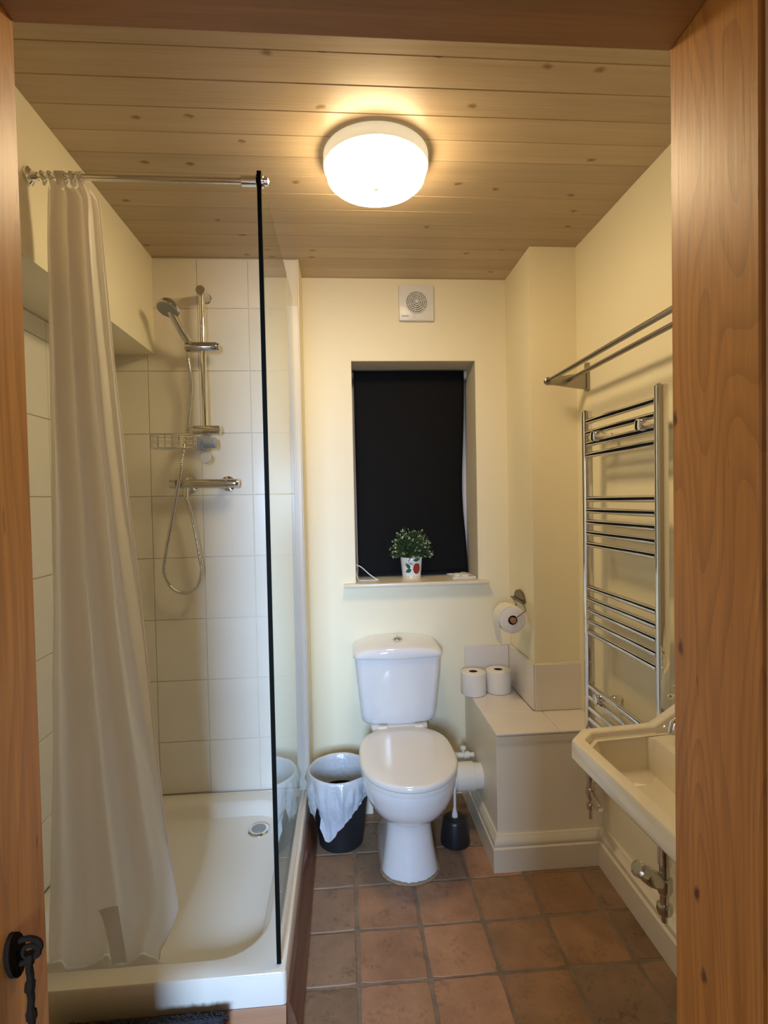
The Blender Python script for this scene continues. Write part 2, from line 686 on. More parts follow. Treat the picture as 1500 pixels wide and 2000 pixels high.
# ------------------------------------------------------------------ key dimensions (metres)
CEIL = 2.338
YW = 2.41        # back wall
YS = 2.226       # tiled shower wall
XR = 0.935       # right wall
XL = -0.742      # upper left wall (bulkhead)
XLL = -0.95      # lower left wall in the shower recess
YF = 0.757       # room face of the door wall
YH = 0.59        # hall face of the door wall
XGL = -0.192     # glass screen plane
TRAYZ = 0.171
LEDZ = 0.497

# ------------------------------------------------------------------ floor with terracotta tiles
floor = struct('floor', MB().box(-1.0, 1.0, 0.40, 2.50, -0.06, -0.0022), GROUTF)
tx = [-0.390, -0.188, 0.013, 0.2145, 0.416, 0.6185, 0.8195, 1.0]
ty = [0.57, 0.720, 0.909, 1.097, 1.285, 1.475, 1.665, 1.858, 2.036, 2.224, 2.412]
gap = 0.0085
tmesh = {}


def tile_mesh(w, d, mat, seed):
    rr = random.Random(seed)
    b = MB()
    # slightly irregular handmade outline, softened edge
    n = 6
    out = []
    for (ax, ay, bx, by) in ((-1, -1, 1, -1), (1, -1, 1, 1), (1, 1, -1, 1), (-1, 1, -1, -1)):
        for k in range(n):
            t = k / n
            x = (ax + (bx - ax) * t) * w / 2
            y = (ay + (by - ay) * t) * d / 2
            if k == 0:
                x *= 0.975
                y *= 0.975
            x += rr.uniform(-0.0013, 0.0013)
            y += rr.uniform(-0.0013, 0.0013)
            out.append((x, y))
    rings = [[(x, y, -0.012) for x, y in out], [(x, y, -0.0035) for x, y in out], [(x * 0.976, y * 0.976, 0.0) for x, y in out]]
    b.loft(rings)
    return b.mesh('tile', mat, smooth=30)


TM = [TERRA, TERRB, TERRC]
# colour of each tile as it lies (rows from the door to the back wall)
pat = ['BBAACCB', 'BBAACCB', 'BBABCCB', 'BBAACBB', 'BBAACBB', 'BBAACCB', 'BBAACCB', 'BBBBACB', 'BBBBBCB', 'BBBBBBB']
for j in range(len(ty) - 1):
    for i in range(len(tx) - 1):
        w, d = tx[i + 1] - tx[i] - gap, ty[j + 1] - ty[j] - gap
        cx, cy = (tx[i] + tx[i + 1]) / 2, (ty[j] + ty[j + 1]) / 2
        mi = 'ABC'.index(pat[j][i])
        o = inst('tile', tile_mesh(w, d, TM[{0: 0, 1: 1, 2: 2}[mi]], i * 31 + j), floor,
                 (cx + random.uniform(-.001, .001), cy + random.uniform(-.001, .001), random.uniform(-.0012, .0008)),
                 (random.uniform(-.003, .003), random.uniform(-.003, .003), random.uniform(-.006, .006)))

# ------------------------------------------------------------------ ceiling of pine boards
ceiling = struct('ceiling', MB().box(-1.0, 1.0, YH, 2.55, CEIL + 0.014, CEIL + 0.06), simple('board_backing', (0.12, 0.07, 0.03), 0.9))
bp = 0.0917
y = 0.745
k = 0
pr_ = bp / 2
cs = [(-pr_ + .0003, .014), (-pr_ + .0003, .0022), (-pr_ + .0022, .0), (pr_ - .0018, .0), (pr_ - .0003, .0016), (pr_ - .0003, .014)]
bm_ = MB().prism(cs, 'x', -0.97, 0.97).mesh('plank', PINE, smooth=0)
while y < YW + 0.05:
    o = inst('plank', bm_, ceiling, (random.uniform(-.01, .01), y + bp / 2, CEIL + random.uniform(-.0006, .0006)))
    y += bp
    k += 1

# ------------------------------------------------------------------ walls
# back wall with window opening
wx0, wx1, wz0, wz1 = 0.044, 0.606, 0.968, 1.976
mb = MB()
mb.box(-0.30, wx0, YW, 2.72, -0.05, CEIL + .05).box(wx1, 1.10, YW, 2.72, -0.05, CEIL + .05)
mb.box(wx0, wx1, YW, 2.72, -0.05, wz0).box(wx0, wx1, YW, 2.72, wz1, CEIL + .05)
struct('wall_back', mb, PAINT)
# right wall
struct('wall_right', MB().box(XR, 1.10, YF, YW, -0.05, CEIL + .05), PAINT)
# pipe boxing in the right back corner
struct('wall_boxing', MB().box(0.748, XR, 2.088, YW, LEDZ - .02, CEIL + .03), PAINT)
# upper left wall (bulkhead) and lower left wall of the shower recess
struct('wall_left', MB().box(-1.10, XL, YF, YS, 1.955, CEIL + .03).box(-1.10, XLL, YF, YS, -0.05, 1.955), PAINT)
# tiled shower wall and its return
wsh = struct('wall_shower', MB().box(-1.10, -0.168, YS + .004, 2.72, -0.05, CEIL + .03), GROUTW)
struct('wall_return', MB().box(-0.168, -0.164, YS, YW, -0.05, CEIL + .03), PAINT)
zrow = [0.385 + 0.2505 * i for i in range(-1, 9)]
zrow = [TRAYZ] + zrow[1:-1] + [CEIL - 0.002] if zrow[-1] > CEIL else zrow
xc = [-0.1675 - 0.2012 * i for i in range(0, 5)]
g = 0.0022
cache = {}


def flat_tile(w, h, mat, face):
    key = (round(w, 4), round(h, 4), face, mat.name)
    if key not in cache:
        b = MB()
        if face == 'y':
            b.box(-w / 2, w / 2, -.004, .004, -h / 2, h / 2, 0.0014)
        elif face == 'x':
            b.box(-.004, .004, -w / 2, w / 2, -h / 2, h / 2, 0.0014)
        else:
            b.box(-w / 2, w / 2, -h / 2, h / 2, -.004, .004, 0.0014)
        cache[key] = b.mesh('tile', mat, smooth=0)
    return cache[key]


for i in range(len(xc) - 1):
    x1, x0 = xc[i], max(xc[i + 1], XLL)
    if x1 - x0 < .02:
        continue
    for j in range(len(zrow) - 1):
        z0, z1 = zrow[j], zrow[j + 1]
        inst('tile', flat_tile(x1 - x0 - g, z1 - z0 - g, TILEW, 'y'), wsh,
             ((x0 + x1) / 2, YS + .004 + random.uniform(-.0002, .0002), (z0 + z1) / 2),
             (random.uniform(-.0015, .0015), 0, random.uniform(-.0015, .0015)))
wll = bpy.data.objects['wall_left']
yc_ = [YS - .006 - 0.2012 * i for i in range(0, 6)]
for i in range(len(yc_) - 1):
    y1, y0 = yc_[i], yc_[i + 1]
    for j in range(len(zrow) - 1):
        z0, z1 = zrow[j], min(zrow[j + 1], 1.953)
        if z1 - z0 < .02:
            continue
        inst('tile', flat_tile(y1 - y0 - g, z1 - z0 - g, TILEW, 'x'), wll, (XLL + .002, (y0 + y1) / 2, (z0 + z1) / 2))

# door wall with opening, lined in oak
JL, JR, HEAD = -0.42, 0.482, 1.995
mb = MB().box(-1.3, JL - .03, YH, YF - .001, -0.05, 2.45).box(JR + .03, 1.3, YH, YF - .001, -0.05, 2.45).box(JL - .03, JR + .03, YH, YF - .001, HEAD + .03, 2.45)
struct('wall_front', mb, PLASTER)
door = bpy.data.objects.new('door_1', None)
COL.objects.link(door)
door.location = (0, 0.67, 0)
door['kind'] = 'structure'
door['label'] = 'oak lined doorway the bathroom is seen through'
part('jamb', MB().box(JR, JR + .03, YH, YF, 0.0, HEAD + .03, 0.002), OAK, door, label='broad honey oak jamb beside the basin')
part('jamb', MB().box(JL - .03, JL, YH - .02, YF, 0.0, HEAD + .03, 0.002), OAK, door, label='narrow view of the oak jamb beside the shower')
part('head', MB().box(JL, JR, YH, YF, HEAD, HEAD + .03, 0.002), OAKX, door)
part('architrave', MB().box(JR + .004, JR + .09, YH - .02, YH, 0.0, HEAD + .09, 0.004), ARCH, door, label='hall side architrave with daylight painted in as a pale pinkish tone')
part('architrave_head', MB().box(JL, JR + .004, YH - .02, YH, HEAD + .005, HEAD + .09, 0.004), OAKX, door)

# hall behind the camera, with the window that lets the daylight in
struct('wall_hall_left', MB().box(-1.36, -1.3, -2.1, YH, -0.05, 2.45), PLASTER)
struct('wall_hall_right', MB().box(1.3, 1.36, -2.1, YH, -0.05, 2.45), PLASTER)
hx0, hx1, hz0, hz1 = -0.61, -0.03, 1.12, 2.12
mb = MB().box(-1.3, hx0, -2.06, -2.0, -0.05, 2.45).box(hx1, 1.3, -2.06, -2.0, -0.05, 2.45)
mb.box(hx0, hx1, -2.06, -2.0, -0.05, hz0).box(hx0, hx1, -2.06, -2.0, hz1, 2.45)
struct('wall_hall_end', mb, PLASTER)
struct('wall_light_block_upper', MB().box(-1.3, -0.08, -0.62, -0.50, 1.66, 2.42), PLASTER)  # added out of view to hold daylight off the upper walls
struct('wall_light_block_right', MB().box(-0.08, 1.3, -0.62, -0.50, -0.05, 2.42), PLASTER)  # added behind the camera to block daylight from the room's right side
struct('trim_hall_ceiling', MB().box(-1.36, 1.36, -2.1, YH, 2.4, 2.45), PLASTER)
struct('trim_hall_floor', MB().box(-1.36, 1.36, -2.1, 0.40, -0.06, 0.0), PLINTH)
win2 = struct('window_2', MB().box(hx0, hx1, -2.05, -2.01, hz0, hz0 + .05).box(hx0, hx1, -2.05, -2.01, hz1 - .05, hz1).box(hx0, hx0 + .02, -2.05, -2.01, hz0 + .05, hz1 - .05).box(hx1 - .02, hx1, -2.05, -2.01, hz0 + .05, hz1 - .05), PLAST)

# bathroom window: frame, pane, sill
win = struct('window_1', MB().box(wx0, wx1, 2.62, 2.66, wz0, wz0 + .05, .004).box(wx0, wx1, 2.62, 2.66, wz1 - .05, wz1, .004).box(wx0, wx0 + .045, 2.62, 2.66, wz0 + .05, wz1 - .05, .004).box(wx1 - .045, wx1, 2.62, 2.66, wz0 + .05, wz1 - .05, .004), PLAST)
part('pane', MB().box(wx0 + .045, wx1 - .045, 2.637, 2.643, wz0 + .05, wz1 - .05), PANE, win)
mb = MB().box(wx0 + .0005, wx1 - .0005, YW - .005, 2.62, wz0 + .0005, 0.984)
mb.box(-0.008, 0.647, 2.368, YW - .0005, 0.9665, 0.984, 0.005, 2)
part('sill', mb, TRIMP, win, label='cream painted sill board')
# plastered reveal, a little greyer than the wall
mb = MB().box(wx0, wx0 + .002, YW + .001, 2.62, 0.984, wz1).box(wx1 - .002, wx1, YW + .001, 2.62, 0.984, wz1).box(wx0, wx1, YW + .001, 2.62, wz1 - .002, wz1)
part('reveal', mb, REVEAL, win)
part('backing', MB().box(wx0 - .05, wx1 + .05, 2.73, 2.75, wz0 - .05, wz1 + .05), NIGHT, win)

# skirtings
def skirt_profile(t=.022, h=.128):
    return [(0, 0), (t, 0), (t, h * .66), (t * .9, h * .68), (t * .75, h * .70), (t * .85, h * .76), (t * .8, h * .84), (t * .45, h * .92), (t * .28, h), (0, h)]


mb = MB()
mb.prism([(XR - u * 1.5, v * 1.05) for u, v in skirt_profile()], 'y', YF, 1.893)
struct('baseboard_right', mb, TRIMP)
struct('baseboard_back', MB().box(-0.163, 0.098, 2.285, YW, 0.0, 0.10, .003), TRIMP)

# boxed-in ledge under the pipe boxing
led = struct('wall_ledge', MB().box(0.533, XR, 1.896, YW, 0.0, LEDZ - .010, .002), PANELP, label='cream boxed-in ledge beside the toilet')
part('top_strip', MB().box(0.531, XR, 1.893, 1.8955, LEDZ - .034, LEDZ - .010), TRIMP, led)
P_ = skirt_profile()
mb = MB()
# front run and left run, mitred at the corner
fr_ = [[(0.533 - u, 1.896 - u, v) for u, v in P_], [(XR, 1.896 - u, v) for u, v in P_]]
mb.loft(fr_)
lf_ = [[(0.533 - u, 1.896 - u, v) for u, v in P_], [(0.533 - u, YW, v) for u, v in P_]]
mb.loft(lf_)
bl = struct('baseboard_ledge', mb, TRIMP)
# ledge tiles and splash tiles
for (x0, x1, y0, y1) in ((0.531, 0.7725, 1.893, 2.088), (0.7725, XR, 1.893, 2.088), (0.531, 0.7395, 2.088, 2.403)):
    inst('tile', flat_tile(x1 - x0 - .0015, y1 - y0 - .0015, LTILE, 'z'), led, ((x0 + x1) / 2, (y0 + y1) / 2, LEDZ - .004))
inst('tile', flat_tile(0.201, 0.178, LTILE, 'y'), led, (0.638, YW - .004, LEDZ + .0905))
inst('tile', flat_tile(0.319, 0.181, LTILE, 'x'), led, (0.7435, 2.2455, LEDZ + .092))
inst('tile', flat_tile(0.190, 0.186, LTILE, 'y'), led, (0.842, 2.0835, LEDZ + .0945))
mb = MB()
mb.tube([(0.535, YW - .004, .679), (0.742, YW - .004, .681), (0.7435, 2.085, .684), (0.93, 2.084, .687)], .004, 6)
mb.tube([(0.536, YW - .004, .497), (0.536, YW - .004, .679)], .003, 6)
part('sealant_bead', mb, SEAL, led)

# ------------------------------------------------------------------ shower tray
ty0 = 1.343
tr = root('shower_tray', (-0.55, 1.8, 0.10), 'shallow white acrylic shower tray with rounded inner corners beneath the glass screen', 'shower tray')


def rrect(x0, x1, y0, y1, r, z, n=8, dz=None):
    pts = []
    for (cx, cy, a0) in ((x1 - r, y1 - r, 0), (x0 + r, y1 - r, PI / 2), (x0 + r, y0 + r, PI), (x1 - r, y0 + r, 3 * PI / 2)):
        for k in range(n + 1):
            a = a0 + PI / 2 * k / n
            pts.append((cx + r * math.cos(a), cy + r * math.sin(a), z if dz is None else dz(cx + r * math.cos(a), cy + r * math.sin(a))))
    return pts


ox0, ox1, oy0, oy1 = XLL + .007, -0.172, ty0, YS - .004
ix0, ix1, iy0, iy1 = XLL + .05, -0.236, 1.402, 2.142
R_ = []
R_.append(rrect(ox0, ox1, oy0, oy1, .012, .088))
R_.append(rrect(ox0, ox1, oy0, oy1, .012, TRAYZ - .006))
R_.append(rrect(ox0 + .003, ox1 - .003, oy0 + .003, oy1 - .003, .012, TRAYZ - .001))
R_.append(rrect(ox0 + .008, ox1 - .008, oy0 + .008, oy1 - .008, .012, TRAYZ))
R_.append(rrect(ix0 - .006, ix1 + .006, iy0 - .006, iy1 + .006, .13, TRAYZ))
R_.append(rrect(ix0, ix1, iy0, iy1, .13, TRAYZ - .003))
R_.append(rrect(ix0 + .012, ix1 - .012, iy0 + .012, iy1 - .010, .125, TRAYZ - .020))
R_.append(rrect(ix0 + .03, ix1 - .025, iy0 + .03, iy1 - .025, .115, TRAYZ - .046))
R_.append(rrect(ix0 + .06, ix1 - .055, iy0 + .06, iy1 - .05, .10, TRAYZ - .055))
R_.append(rrect(ix0 + .2, ix1 - .2, iy0 + .25, iy1 - .25, .08, TRAYZ - .058))
part('tray_body', MB().loft(R_), ACRYL, tr, smooth=40)
w_ = part('waste_cover', MB().lathe([(.041, 0), (.041, .006), (.036, .011), (.012, .012), (0.001, .012)], (-.347, 2.032, TRAYZ - .0575), 32), CHROME, tr, label='round chrome waste cover')
mb = MB().lathe([(.027, .0121), (.026, .0135), (.001, .0138)], (-.347, 2.032, TRAYZ - .0575), 24)
part('waste_disc', mb, GREYP, w_)
# plinth and dark skirting that wraps the tray
struct('trim_1', MB().box(XLL, -0.173, ty0 + .004, YS, 0.0, .087), PLINTH, label='orange stained plinth board under the shower tray')
mb = MB()
tp = [(0, 0), (.036, 0), (.036, .018), (.030, .026), (.026, .040), (.021, .062), (.017, .070), (.013, .084), (.006, .092), (0, .092)]
mb.loft([[(-0.172 + u, ty0 + .004 - u * .45, v) for u, v in tp], [(-0.172 + u, YW, v) for u, v in tp]])
struct('trim_2', mb, MAHOG, label='dark mahogany moulding along the side of the shower tray')
struct('trim_3', MB().prism([(ty0 + .0035 - u * .45, v * .93) for u, v in tp], 'x', XLL, -0.173), PLINTH)

# ------------------------------------------------------------------ glass screen
GT = 2.176
sc = root('shower_screen', (XGL, 1.8, TRAYZ), 'frameless clear glass shower screen with a dark front edge and white wall channel', 'shower screen')
part('glass_pane', MB().box(XGL - .004, XGL + .004, 1.3735, YS - .035, TRAYZ + .001, GT), GLASS, sc, smooth=0)
part('glass_edge', MB().box(XGL - .0055, XGL + .0055, 1.3665, 1.3735, TRAYZ + .001, GT + .001, .001), GEDGE, sc, smooth=0, label='dark polished front edge')
part('wall_channel', MB().box(XGL - .007, XGL + .025, YS - .036, YS - .001, TRAYZ + .001, 2.14, .003).box(XGL + .025, XGL + .028, YS - .030, YS - .001, TRAYZ + .001, 2.14, .001), PLAST, sc, label='white plastic wall channel')
part('bottom_seal', MB().box(XGL - .007, XGL + .007, 1.3735, YS - .036, TRAYZ, TRAYZ + .008, .002), PLAST, sc)

# curtain rail
RZ, RY = 2.153, 1.372
rl = root('curtain_rail', (-.45, RY, RZ), 'thin chrome curtain rail running from the left wall to the glass screen', 'rail')
part('tube', MB().cyl((XL + .005, RY, RZ), (XGL - .006, RY, RZ), .0075, n=16), CHROME, rl)
part('wall_flange', MB().lathe([(.021, 0), (.021, .006), (.012, .012), (.0095, .024)], (XL, RY, RZ), 20, 'x'), CHROME, rl)
part('glass_clamp', MB().lathe([(.009, -.045), (.0125, -.043), (.0125, -.008), (.016, -.006)], (XGL, RY, RZ), 20, 'x').lathe([(.016, .006), (.016, .011), (.011, .013), (.011, .022), (.002, .025)], (XGL, RY, RZ), 20, 'x'), CHROME, rl)

# ------------------------------------------------------------------ shower curtain
cu = root('shower_curtain', (-.66, RY, RZ - .02), 'white shower curtain bunched at the left end of the rail, trailing into the tray', 'shower curtain')




def curve(tbl, z):
    for (z0, v0), (z1, v1) in zip(tbl, tbl[1:]):
        if z <= z0 and z >= z1:
            return lerp(v0, v1, (z0 - z) / (z0 - z1))
    return tbl[-1][1]


rightx = [(2.16, -.612), (2.10, -.580), (1.78, -.572), (1.40, -.553), (1.087, -.536), (.80, -.516), (.57, -.498), (.36, -.478), (.27, -.470), (.19, -.500), (.14, -.530)]
leftx = [(2.16, -.700), (2.0, -.712), (1.5, -.735), (1.0, -.765), (.5, -.80), (.14, -.83)]
NZ, NU = 70, 90
rows = []
for i in range(NZ + 1):
    t = i / NZ
    z = lerp(2.134, .119, t)
    row = []
    xr, xl = curve(rightx, z), curve(leftx, z)
    yb_ = lerp(RY, 1.487, t ** 1.1)
    for j in range(NU + 1):
        u = j / NU
        x = lerp(xl, xr, u)
        amp = lerp(.020, .016, t)
        if t < .05:
            amp = lerp(.010, .020, t / .05)
        ph = u * 2 * PI * lerp(3.4, 2.6, t) + .5 * math.sin(3 * t) + .9 * mnoise.noise((u * 2, t * 1.5, 2.2))
        yv = yb_ + amp * math.sin(ph) + .004 * math.sin(ph * 2.3 + 2 * t) + .004 * mnoise.noise((u * 3, t * 4, 1))
        x += .006 * math.cos(ph) * (1 - u) + .004 * mnoise.noise((u * 5, t * 9, 8))
        zz = z
        if u < .25:
            zz -= 0
        # ragged gathered heading
        if i == 0:
            zz += .007 * math.sin(u * 2 * PI * 5) - .004
        row.append((x, max(yv, 1.352) if zz > .22 else max(yv, lerp(1.475, 1.43, (zz - .119) / .101)), max(zz, .119)))
    rows.append(row)
part('cloth', MB().grid(rows), CURT, cu, smooth=180)
# stiff right-hand hem and a seam line
mb = MB()
hem = [(rows[i][NU][0] + .001, rows[i][NU][1], rows[i][NU][2]) for i in range(1, NZ + 1)]
mb.tube(hem, .0022, 6)
part('side_hem', mb, CURT, cu)
# greyer patch near the bottom hem: thin sheet standing just in front of the cloth
py_ = min(rows[i][j][1] for i in range(58, 70) for j in range(30, 62)) - .006
patch = []
for i in range(9):
    t = i / 8
    rw = []
    for j in range(7):
        u = j / 6
        x = lerp(lerp(-.670, -.640, t ** .6), lerp(-.620, -.601, t), u)
        rw.append((x, py_ + .030 * 0 + .004 * math.sin(u * 3), lerp(.288 + .008 * u, .139, t)))
    patch.append(rw)
part('hem_patch', MB().grid(patch), CURT2, cu, smooth=180, label='small greyish patch near the bottom hem')
for k in range(6):
    x = lerp(-.705, -.622, k / 5)
    b = MB()
    b.tube([(x + .003 * math.sin(a * 2), RY + .013 * math.cos(a), RZ - .004 + .015 * math.sin(a)) for a in [2 * PI * q / 18 for q in range(18)]], .0022, 6, closed=True)
    part('ring', b, PLAST, cu)
# gathered tabs over the rail
for k, (x0, x1) in enumerate(((-.672, -.662), (-.640, -.633), (-.622, -.614))):
    rws = []
    for q in range(13):
        a = PI * (-.35 + 1.7 * q / 12)
        rws.append([(x, RY - .0125 * math.cos(a), RZ + .0125 * math.sin(a) - (.012 if q in (0, 12) else 0)) for x in (x0, x1)])
    part('heading_tab', MB().grid(rws), CURT, cu)

# ------------------------------------------------------------------ shower fittings
YB = 2.152
rz = root('shower_riser_rail', (-.532, YB, 1.64), 'vertical chrome riser rail with slider on the tiled shower wall', 'shower rail')
part('bar', MB().cyl((-.533, YB, 1.64), (-.533, YB, 2.176), .0110, n=20), CHROME, rz)
part('top_bracket', MB().lathe([(.002, -.022), (.017, -.022), (.018, -.018), (.018, .071), (.021, .0735)], (-.533, YB, 2.176), 24, 'y'), CHROMEB, rz)
mb = MB().lathe([(.016, -.046), (.0172, -.044), (.0172, .045)], (-.533, YB, 1.642), 24, 'x')
mb.lathe([(.0172, .045), (.0172, .056), (.012, .060)], (-.533, YB, 1.642), 24, 'x', cap0=False)
mb.cyl((-.533, YB, 1.642), (-.533, YS - .001, 1.642), .013)
part('bottom_bracket', mb, CHROMEB, rz)
mb = MB().lathe([(.016, -.067), (.0197, -.064), (.0197, .050), (.0175, .054)], (-.533, YB, 1.963), 24, 'x')
mb.lathe([(.0155, .054), (.0155, .062), (.012, .064)], (-.533, YB, 1.963), 24, 'x')
part('slider', mb, CHROMEB, rz)

hs = root('hand_shower', (-.598, 2.13, 1.96), 'round chrome hand shower resting in the slider, its hose hanging in a loop', 'shower head')
hp = Vector((-.632, 2.055, 2.077))
nrm = Vector((-.18, -.42, -.90)).normalized()
q_ = nrm.rotation_difference(Vector((0, 0, 1))).inverted().to_matrix().to_4x4()
Mh = Matrix.Translation(hp) @ q_
mb = MB().lathe([(.001, -.030), (.022, -.028), (.036, -.018), (.0425, -.004), (.0425, .004), (.040, .006)], (0, 0, 0), 32, 'z', M=Mh)
hd = part('head', mb, CHROMEB, hs)
mb = MB().lathe([(.0385, .0062), (.037, .0085), (.001, .0095)], (0, 0, 0), 32, 'z', M=Mh)
fc = part('spray_face', mb, GREYP, hd)
p0 = Mh @ Vector((0, 0.01, -.014))
mb = MB().tube([hp + Vector((.006, .012, -.004)), hp + Vector((.016, .030, -.030)), Vector((-.602, 2.112, 2.015)), Vector((-.586, 2.138, 1.9838))], [.0150, .0150, .0155, .0150], 16)
part('handle', mb, CHROMEB, hs)
# hose: catmull through measured points
hpts = [(-.588, 2.142, 1.9422), (-.588, 2.143, 1.915), (-.584, 2.150, 1.86), (-.5866, 2.163, 1.803), (-.597, 2.166, 1.71), (-.6093, 2.160, 1.624), (-.618, 2.135, 1.54), (-.626, 2.120, 1.464), (-.648, 2.130, 1.374), (-.676, 2.150, 1.264), (-.705, 2.163, 1.144), (-.711, 2.168, 1.084), (-.6835, 2.171, 1.024), (-.6388, 2.172, 1.0026), (-.592, 2.171, 1.0193), (-.5676, 2.168, 1.0794), (-.5718, 2.166, 1.1403), (-.5968, 2.164, 1.3025), (-.6157, 2.163, 1.375), (-.6165, 2.163, 1.385)]


def catmull(pts, n=8):
    pts = [Vector(p) for p in pts]
    out = []
    for i in range(len(pts) - 1):
        a, b, c, d = pts[max(i - 1, 0)], pts[i], pts[i + 1], pts[min(i + 2, len(pts) - 1)]
        for k in range(n):
            t = k / n
            out.append(.5 * ((2 * b) + (c - a) * t + (2 * a - 5 * b + 4 * c - d) * t * t + (3 * b - a - 3 * c + d) * t ** 3))
    out.append(pts[-1])
    return out


hc = catmull(hpts, 24)
rad = [.0060 if k % 3 else .0070 for k in range(len(hc))]
part('hose', MB().tube(hc, rad, 10), CHROMEB, hs, smooth=60)
part('hose_nut', MB().cyl((-.6165, 2.163, 1.381), (-.6165, 2.163, 1.4105), .0085, n=12), CHROME, hs)

vl = root('shower_valve', (-.545, 2.163, 1.433), 'horizontal chrome thermostatic bar valve on two round wall plates', 'shower valve')
part('body', MB().lathe([(.015, -.105), (.0172, -.103), (.0172, .083), (.015, .085)], (-.545, 2.163, 1.433), 24, 'x'), CHROMEB, vl)
part('temperature_knob', MB().lathe([(.013, -.134), (.0165, -.132), (.0175, -.108), (.0175, -.106)], (-.545, 2.163, 1.433), 16, 'x'), CHROMEB, vl)
part('flow_knob', MB().lathe([(.0175, .087), (.0175, .112), (.0165, .126), (.013, .133)], (-.545, 2.163, 1.433), 16, 'x'), CHROMEB, vl)
for xx in (-.612, -.466):
    part('wall_plate', MB().lathe([(.013, -.046), (.013, -.016), (.030, -.010), (.031, -.001)], (xx, YS, 1.433), 28, 'y'), CHROME, vl)
part('outlet', MB().cyl((-.6165, 2.163, 1.420), (-.6165, 2.163, 1.411), .0095), CHROME, vl)

bk = root('soap_basket', (-.60, 2.10, 1.565), 'small chrome wire soap basket clipped to the foot of the riser rail', 'basket')
x0, x1, y0, y1, zt, zb = -.705, -.553, 2.045, 2.125, 1.612, 1.564
mb = MB()
mb.tube([(x0, y0, zt), (x1, y0, zt), (x1, y1, zt), (x0, y1, zt)], .0022, 6, closed=True)
mb.tube([(x0, y0, zb), (x1, y0, zb), (x1, y1, zb), (x0, y1, zb)], .0022, 6, closed=True)
mb.tube([(x0, y0, (zt + zb) / 2), (x1, y0, (zt + zb) / 2), (x1, y1, (zt + zb) / 2), (x0, y1, (zt + zb) / 2)], .0015, 6, closed=True)
part('rim_wires', mb, CHROME, bk)
for k in range(7):
    x = lerp(x0, x1, k / 6)
    part('wire', MB().tube([(x, y0, zt), (x, y0, zb), (x, y1, zb), (x, y1, zt)], .0015, 6), CHROME, bk)
for k in range(3):
    yv = lerp(y0, y1, (k + 1) / 4)
    part('wire', MB().tube([(x0, yv, zt), (x0, yv, zb), (x1, yv, zb), (x1, yv, zt)], .0015, 6), CHROME, bk)
mb = MB().box(-.556, -.522, 2.112, 2.140, 1.560, 1.612, .004, 2).lathe([(.019, -.012), (.021, -.008), (.021, .030), (.018, .034)], (-.520, 2.118, 1.588), 24, 'x')
part('clamp', mb, GREYP, bk, label='grey plastic clamp')
part('clamp_wheel', MB().lathe([(.019, -.008), (.0205, -.006), (.0205, .006), (.019, .008)], (-.528, 2.118, 1.529), 24, 'y'), simple('clear_grey_plastic', (0.55, 0.52, 0.48), 0.25), bk)

# ------------------------------------------------------------------ ceiling light
cl = root('ceiling_light', (.112, 1.557, CEIL), 'round flush ceiling light glowing warm white beneath the pine boards', 'ceiling light')
part('collar', MB().lathe([(.140, .0), (.149, -.003), (.150, -.030), (.148, -.036), (.141, -.036)], (.112, 1.557, CEIL), 64, cap1=False), COLLAR, cl, label='dim cream upper rim')
part('diffuser', MB().lathe([(.141, -.034), (.1415, -.052), (.138, -.066), (.127, -.076), (.10, -.083), (.05, -.087), (.001, -.088)], (.112, 1.557, CEIL), 64, cap0=True), LAMPM, cl, label='glowing opal diffuser')
part('finial', MB().lathe([(.012, .004), (.010, -.004), (.004, -.008), (.001, -.008)], (.112, 1.557, CEIL - .088), 16), COLLAR, cl)

# ------------------------------------------------------------------ extractor fan
fx, fz = .340, 2.227
ef = root('extractor_fan', (fx, YW, fz), 'square white extractor fan with a round ringed grille high on the back wall', 'fan')
b = bmesh.new()
part('cover', MB().box(fx - .0785, fx + .0785, YW - .022, YW - .0005, fz - .079, fz + .079, .006, 2), PLAST, ef)
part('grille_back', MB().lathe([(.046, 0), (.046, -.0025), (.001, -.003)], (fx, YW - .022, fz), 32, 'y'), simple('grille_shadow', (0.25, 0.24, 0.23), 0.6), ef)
for k, r in enumerate((.047, .0385, .030, .0215, .013)):
    part('grille_ring', MB().tube([(fx + r * math.cos(2 * PI * q / 40), YW - .026 - .0012 * k, fz + r * math.sin(2 * PI * q / 40)) for q in range(40)], .0024, 8, closed=True), PLAST, ef)
mb = MB()
for k in range(6):
    a = 2 * PI * k / 6 + .3
    mb.cyl((fx, YW - .0275, fz), (fx + .047 * math.cos(a), YW - .0245, fz + .047 * math.sin(a)), .0014, n=6)
part('grille_spokes', mb, PLAST, ef)
part('grille_hub', MB().lathe([(.0085, 0), (.0075, -.012), (.001, -.014)], (fx, YW - .0245, fz), 16, 'y'), PLAST, ef)
mb = MB()
rr = random.Random(3)
xx = fx - .066
for k in range(7):
    w = rr.uniform(.0025, .0045)
    mb.box(xx, xx + w, YW - .0226, YW - .0218, fz - .0635, fz - .0635 + rr.choice((.005, .006, .0075)))
    xx += w + .0011
part('faint_badge', mb, simple('badge_grey', (0.42, 0.41, 0.39), 0.5), ef, smooth=0)
part('pull_tab', MB().box(fx - .016, fx - .008, YW - .025, YW - .0215, fz - .068, fz - .050, .001), SEATM, ef)

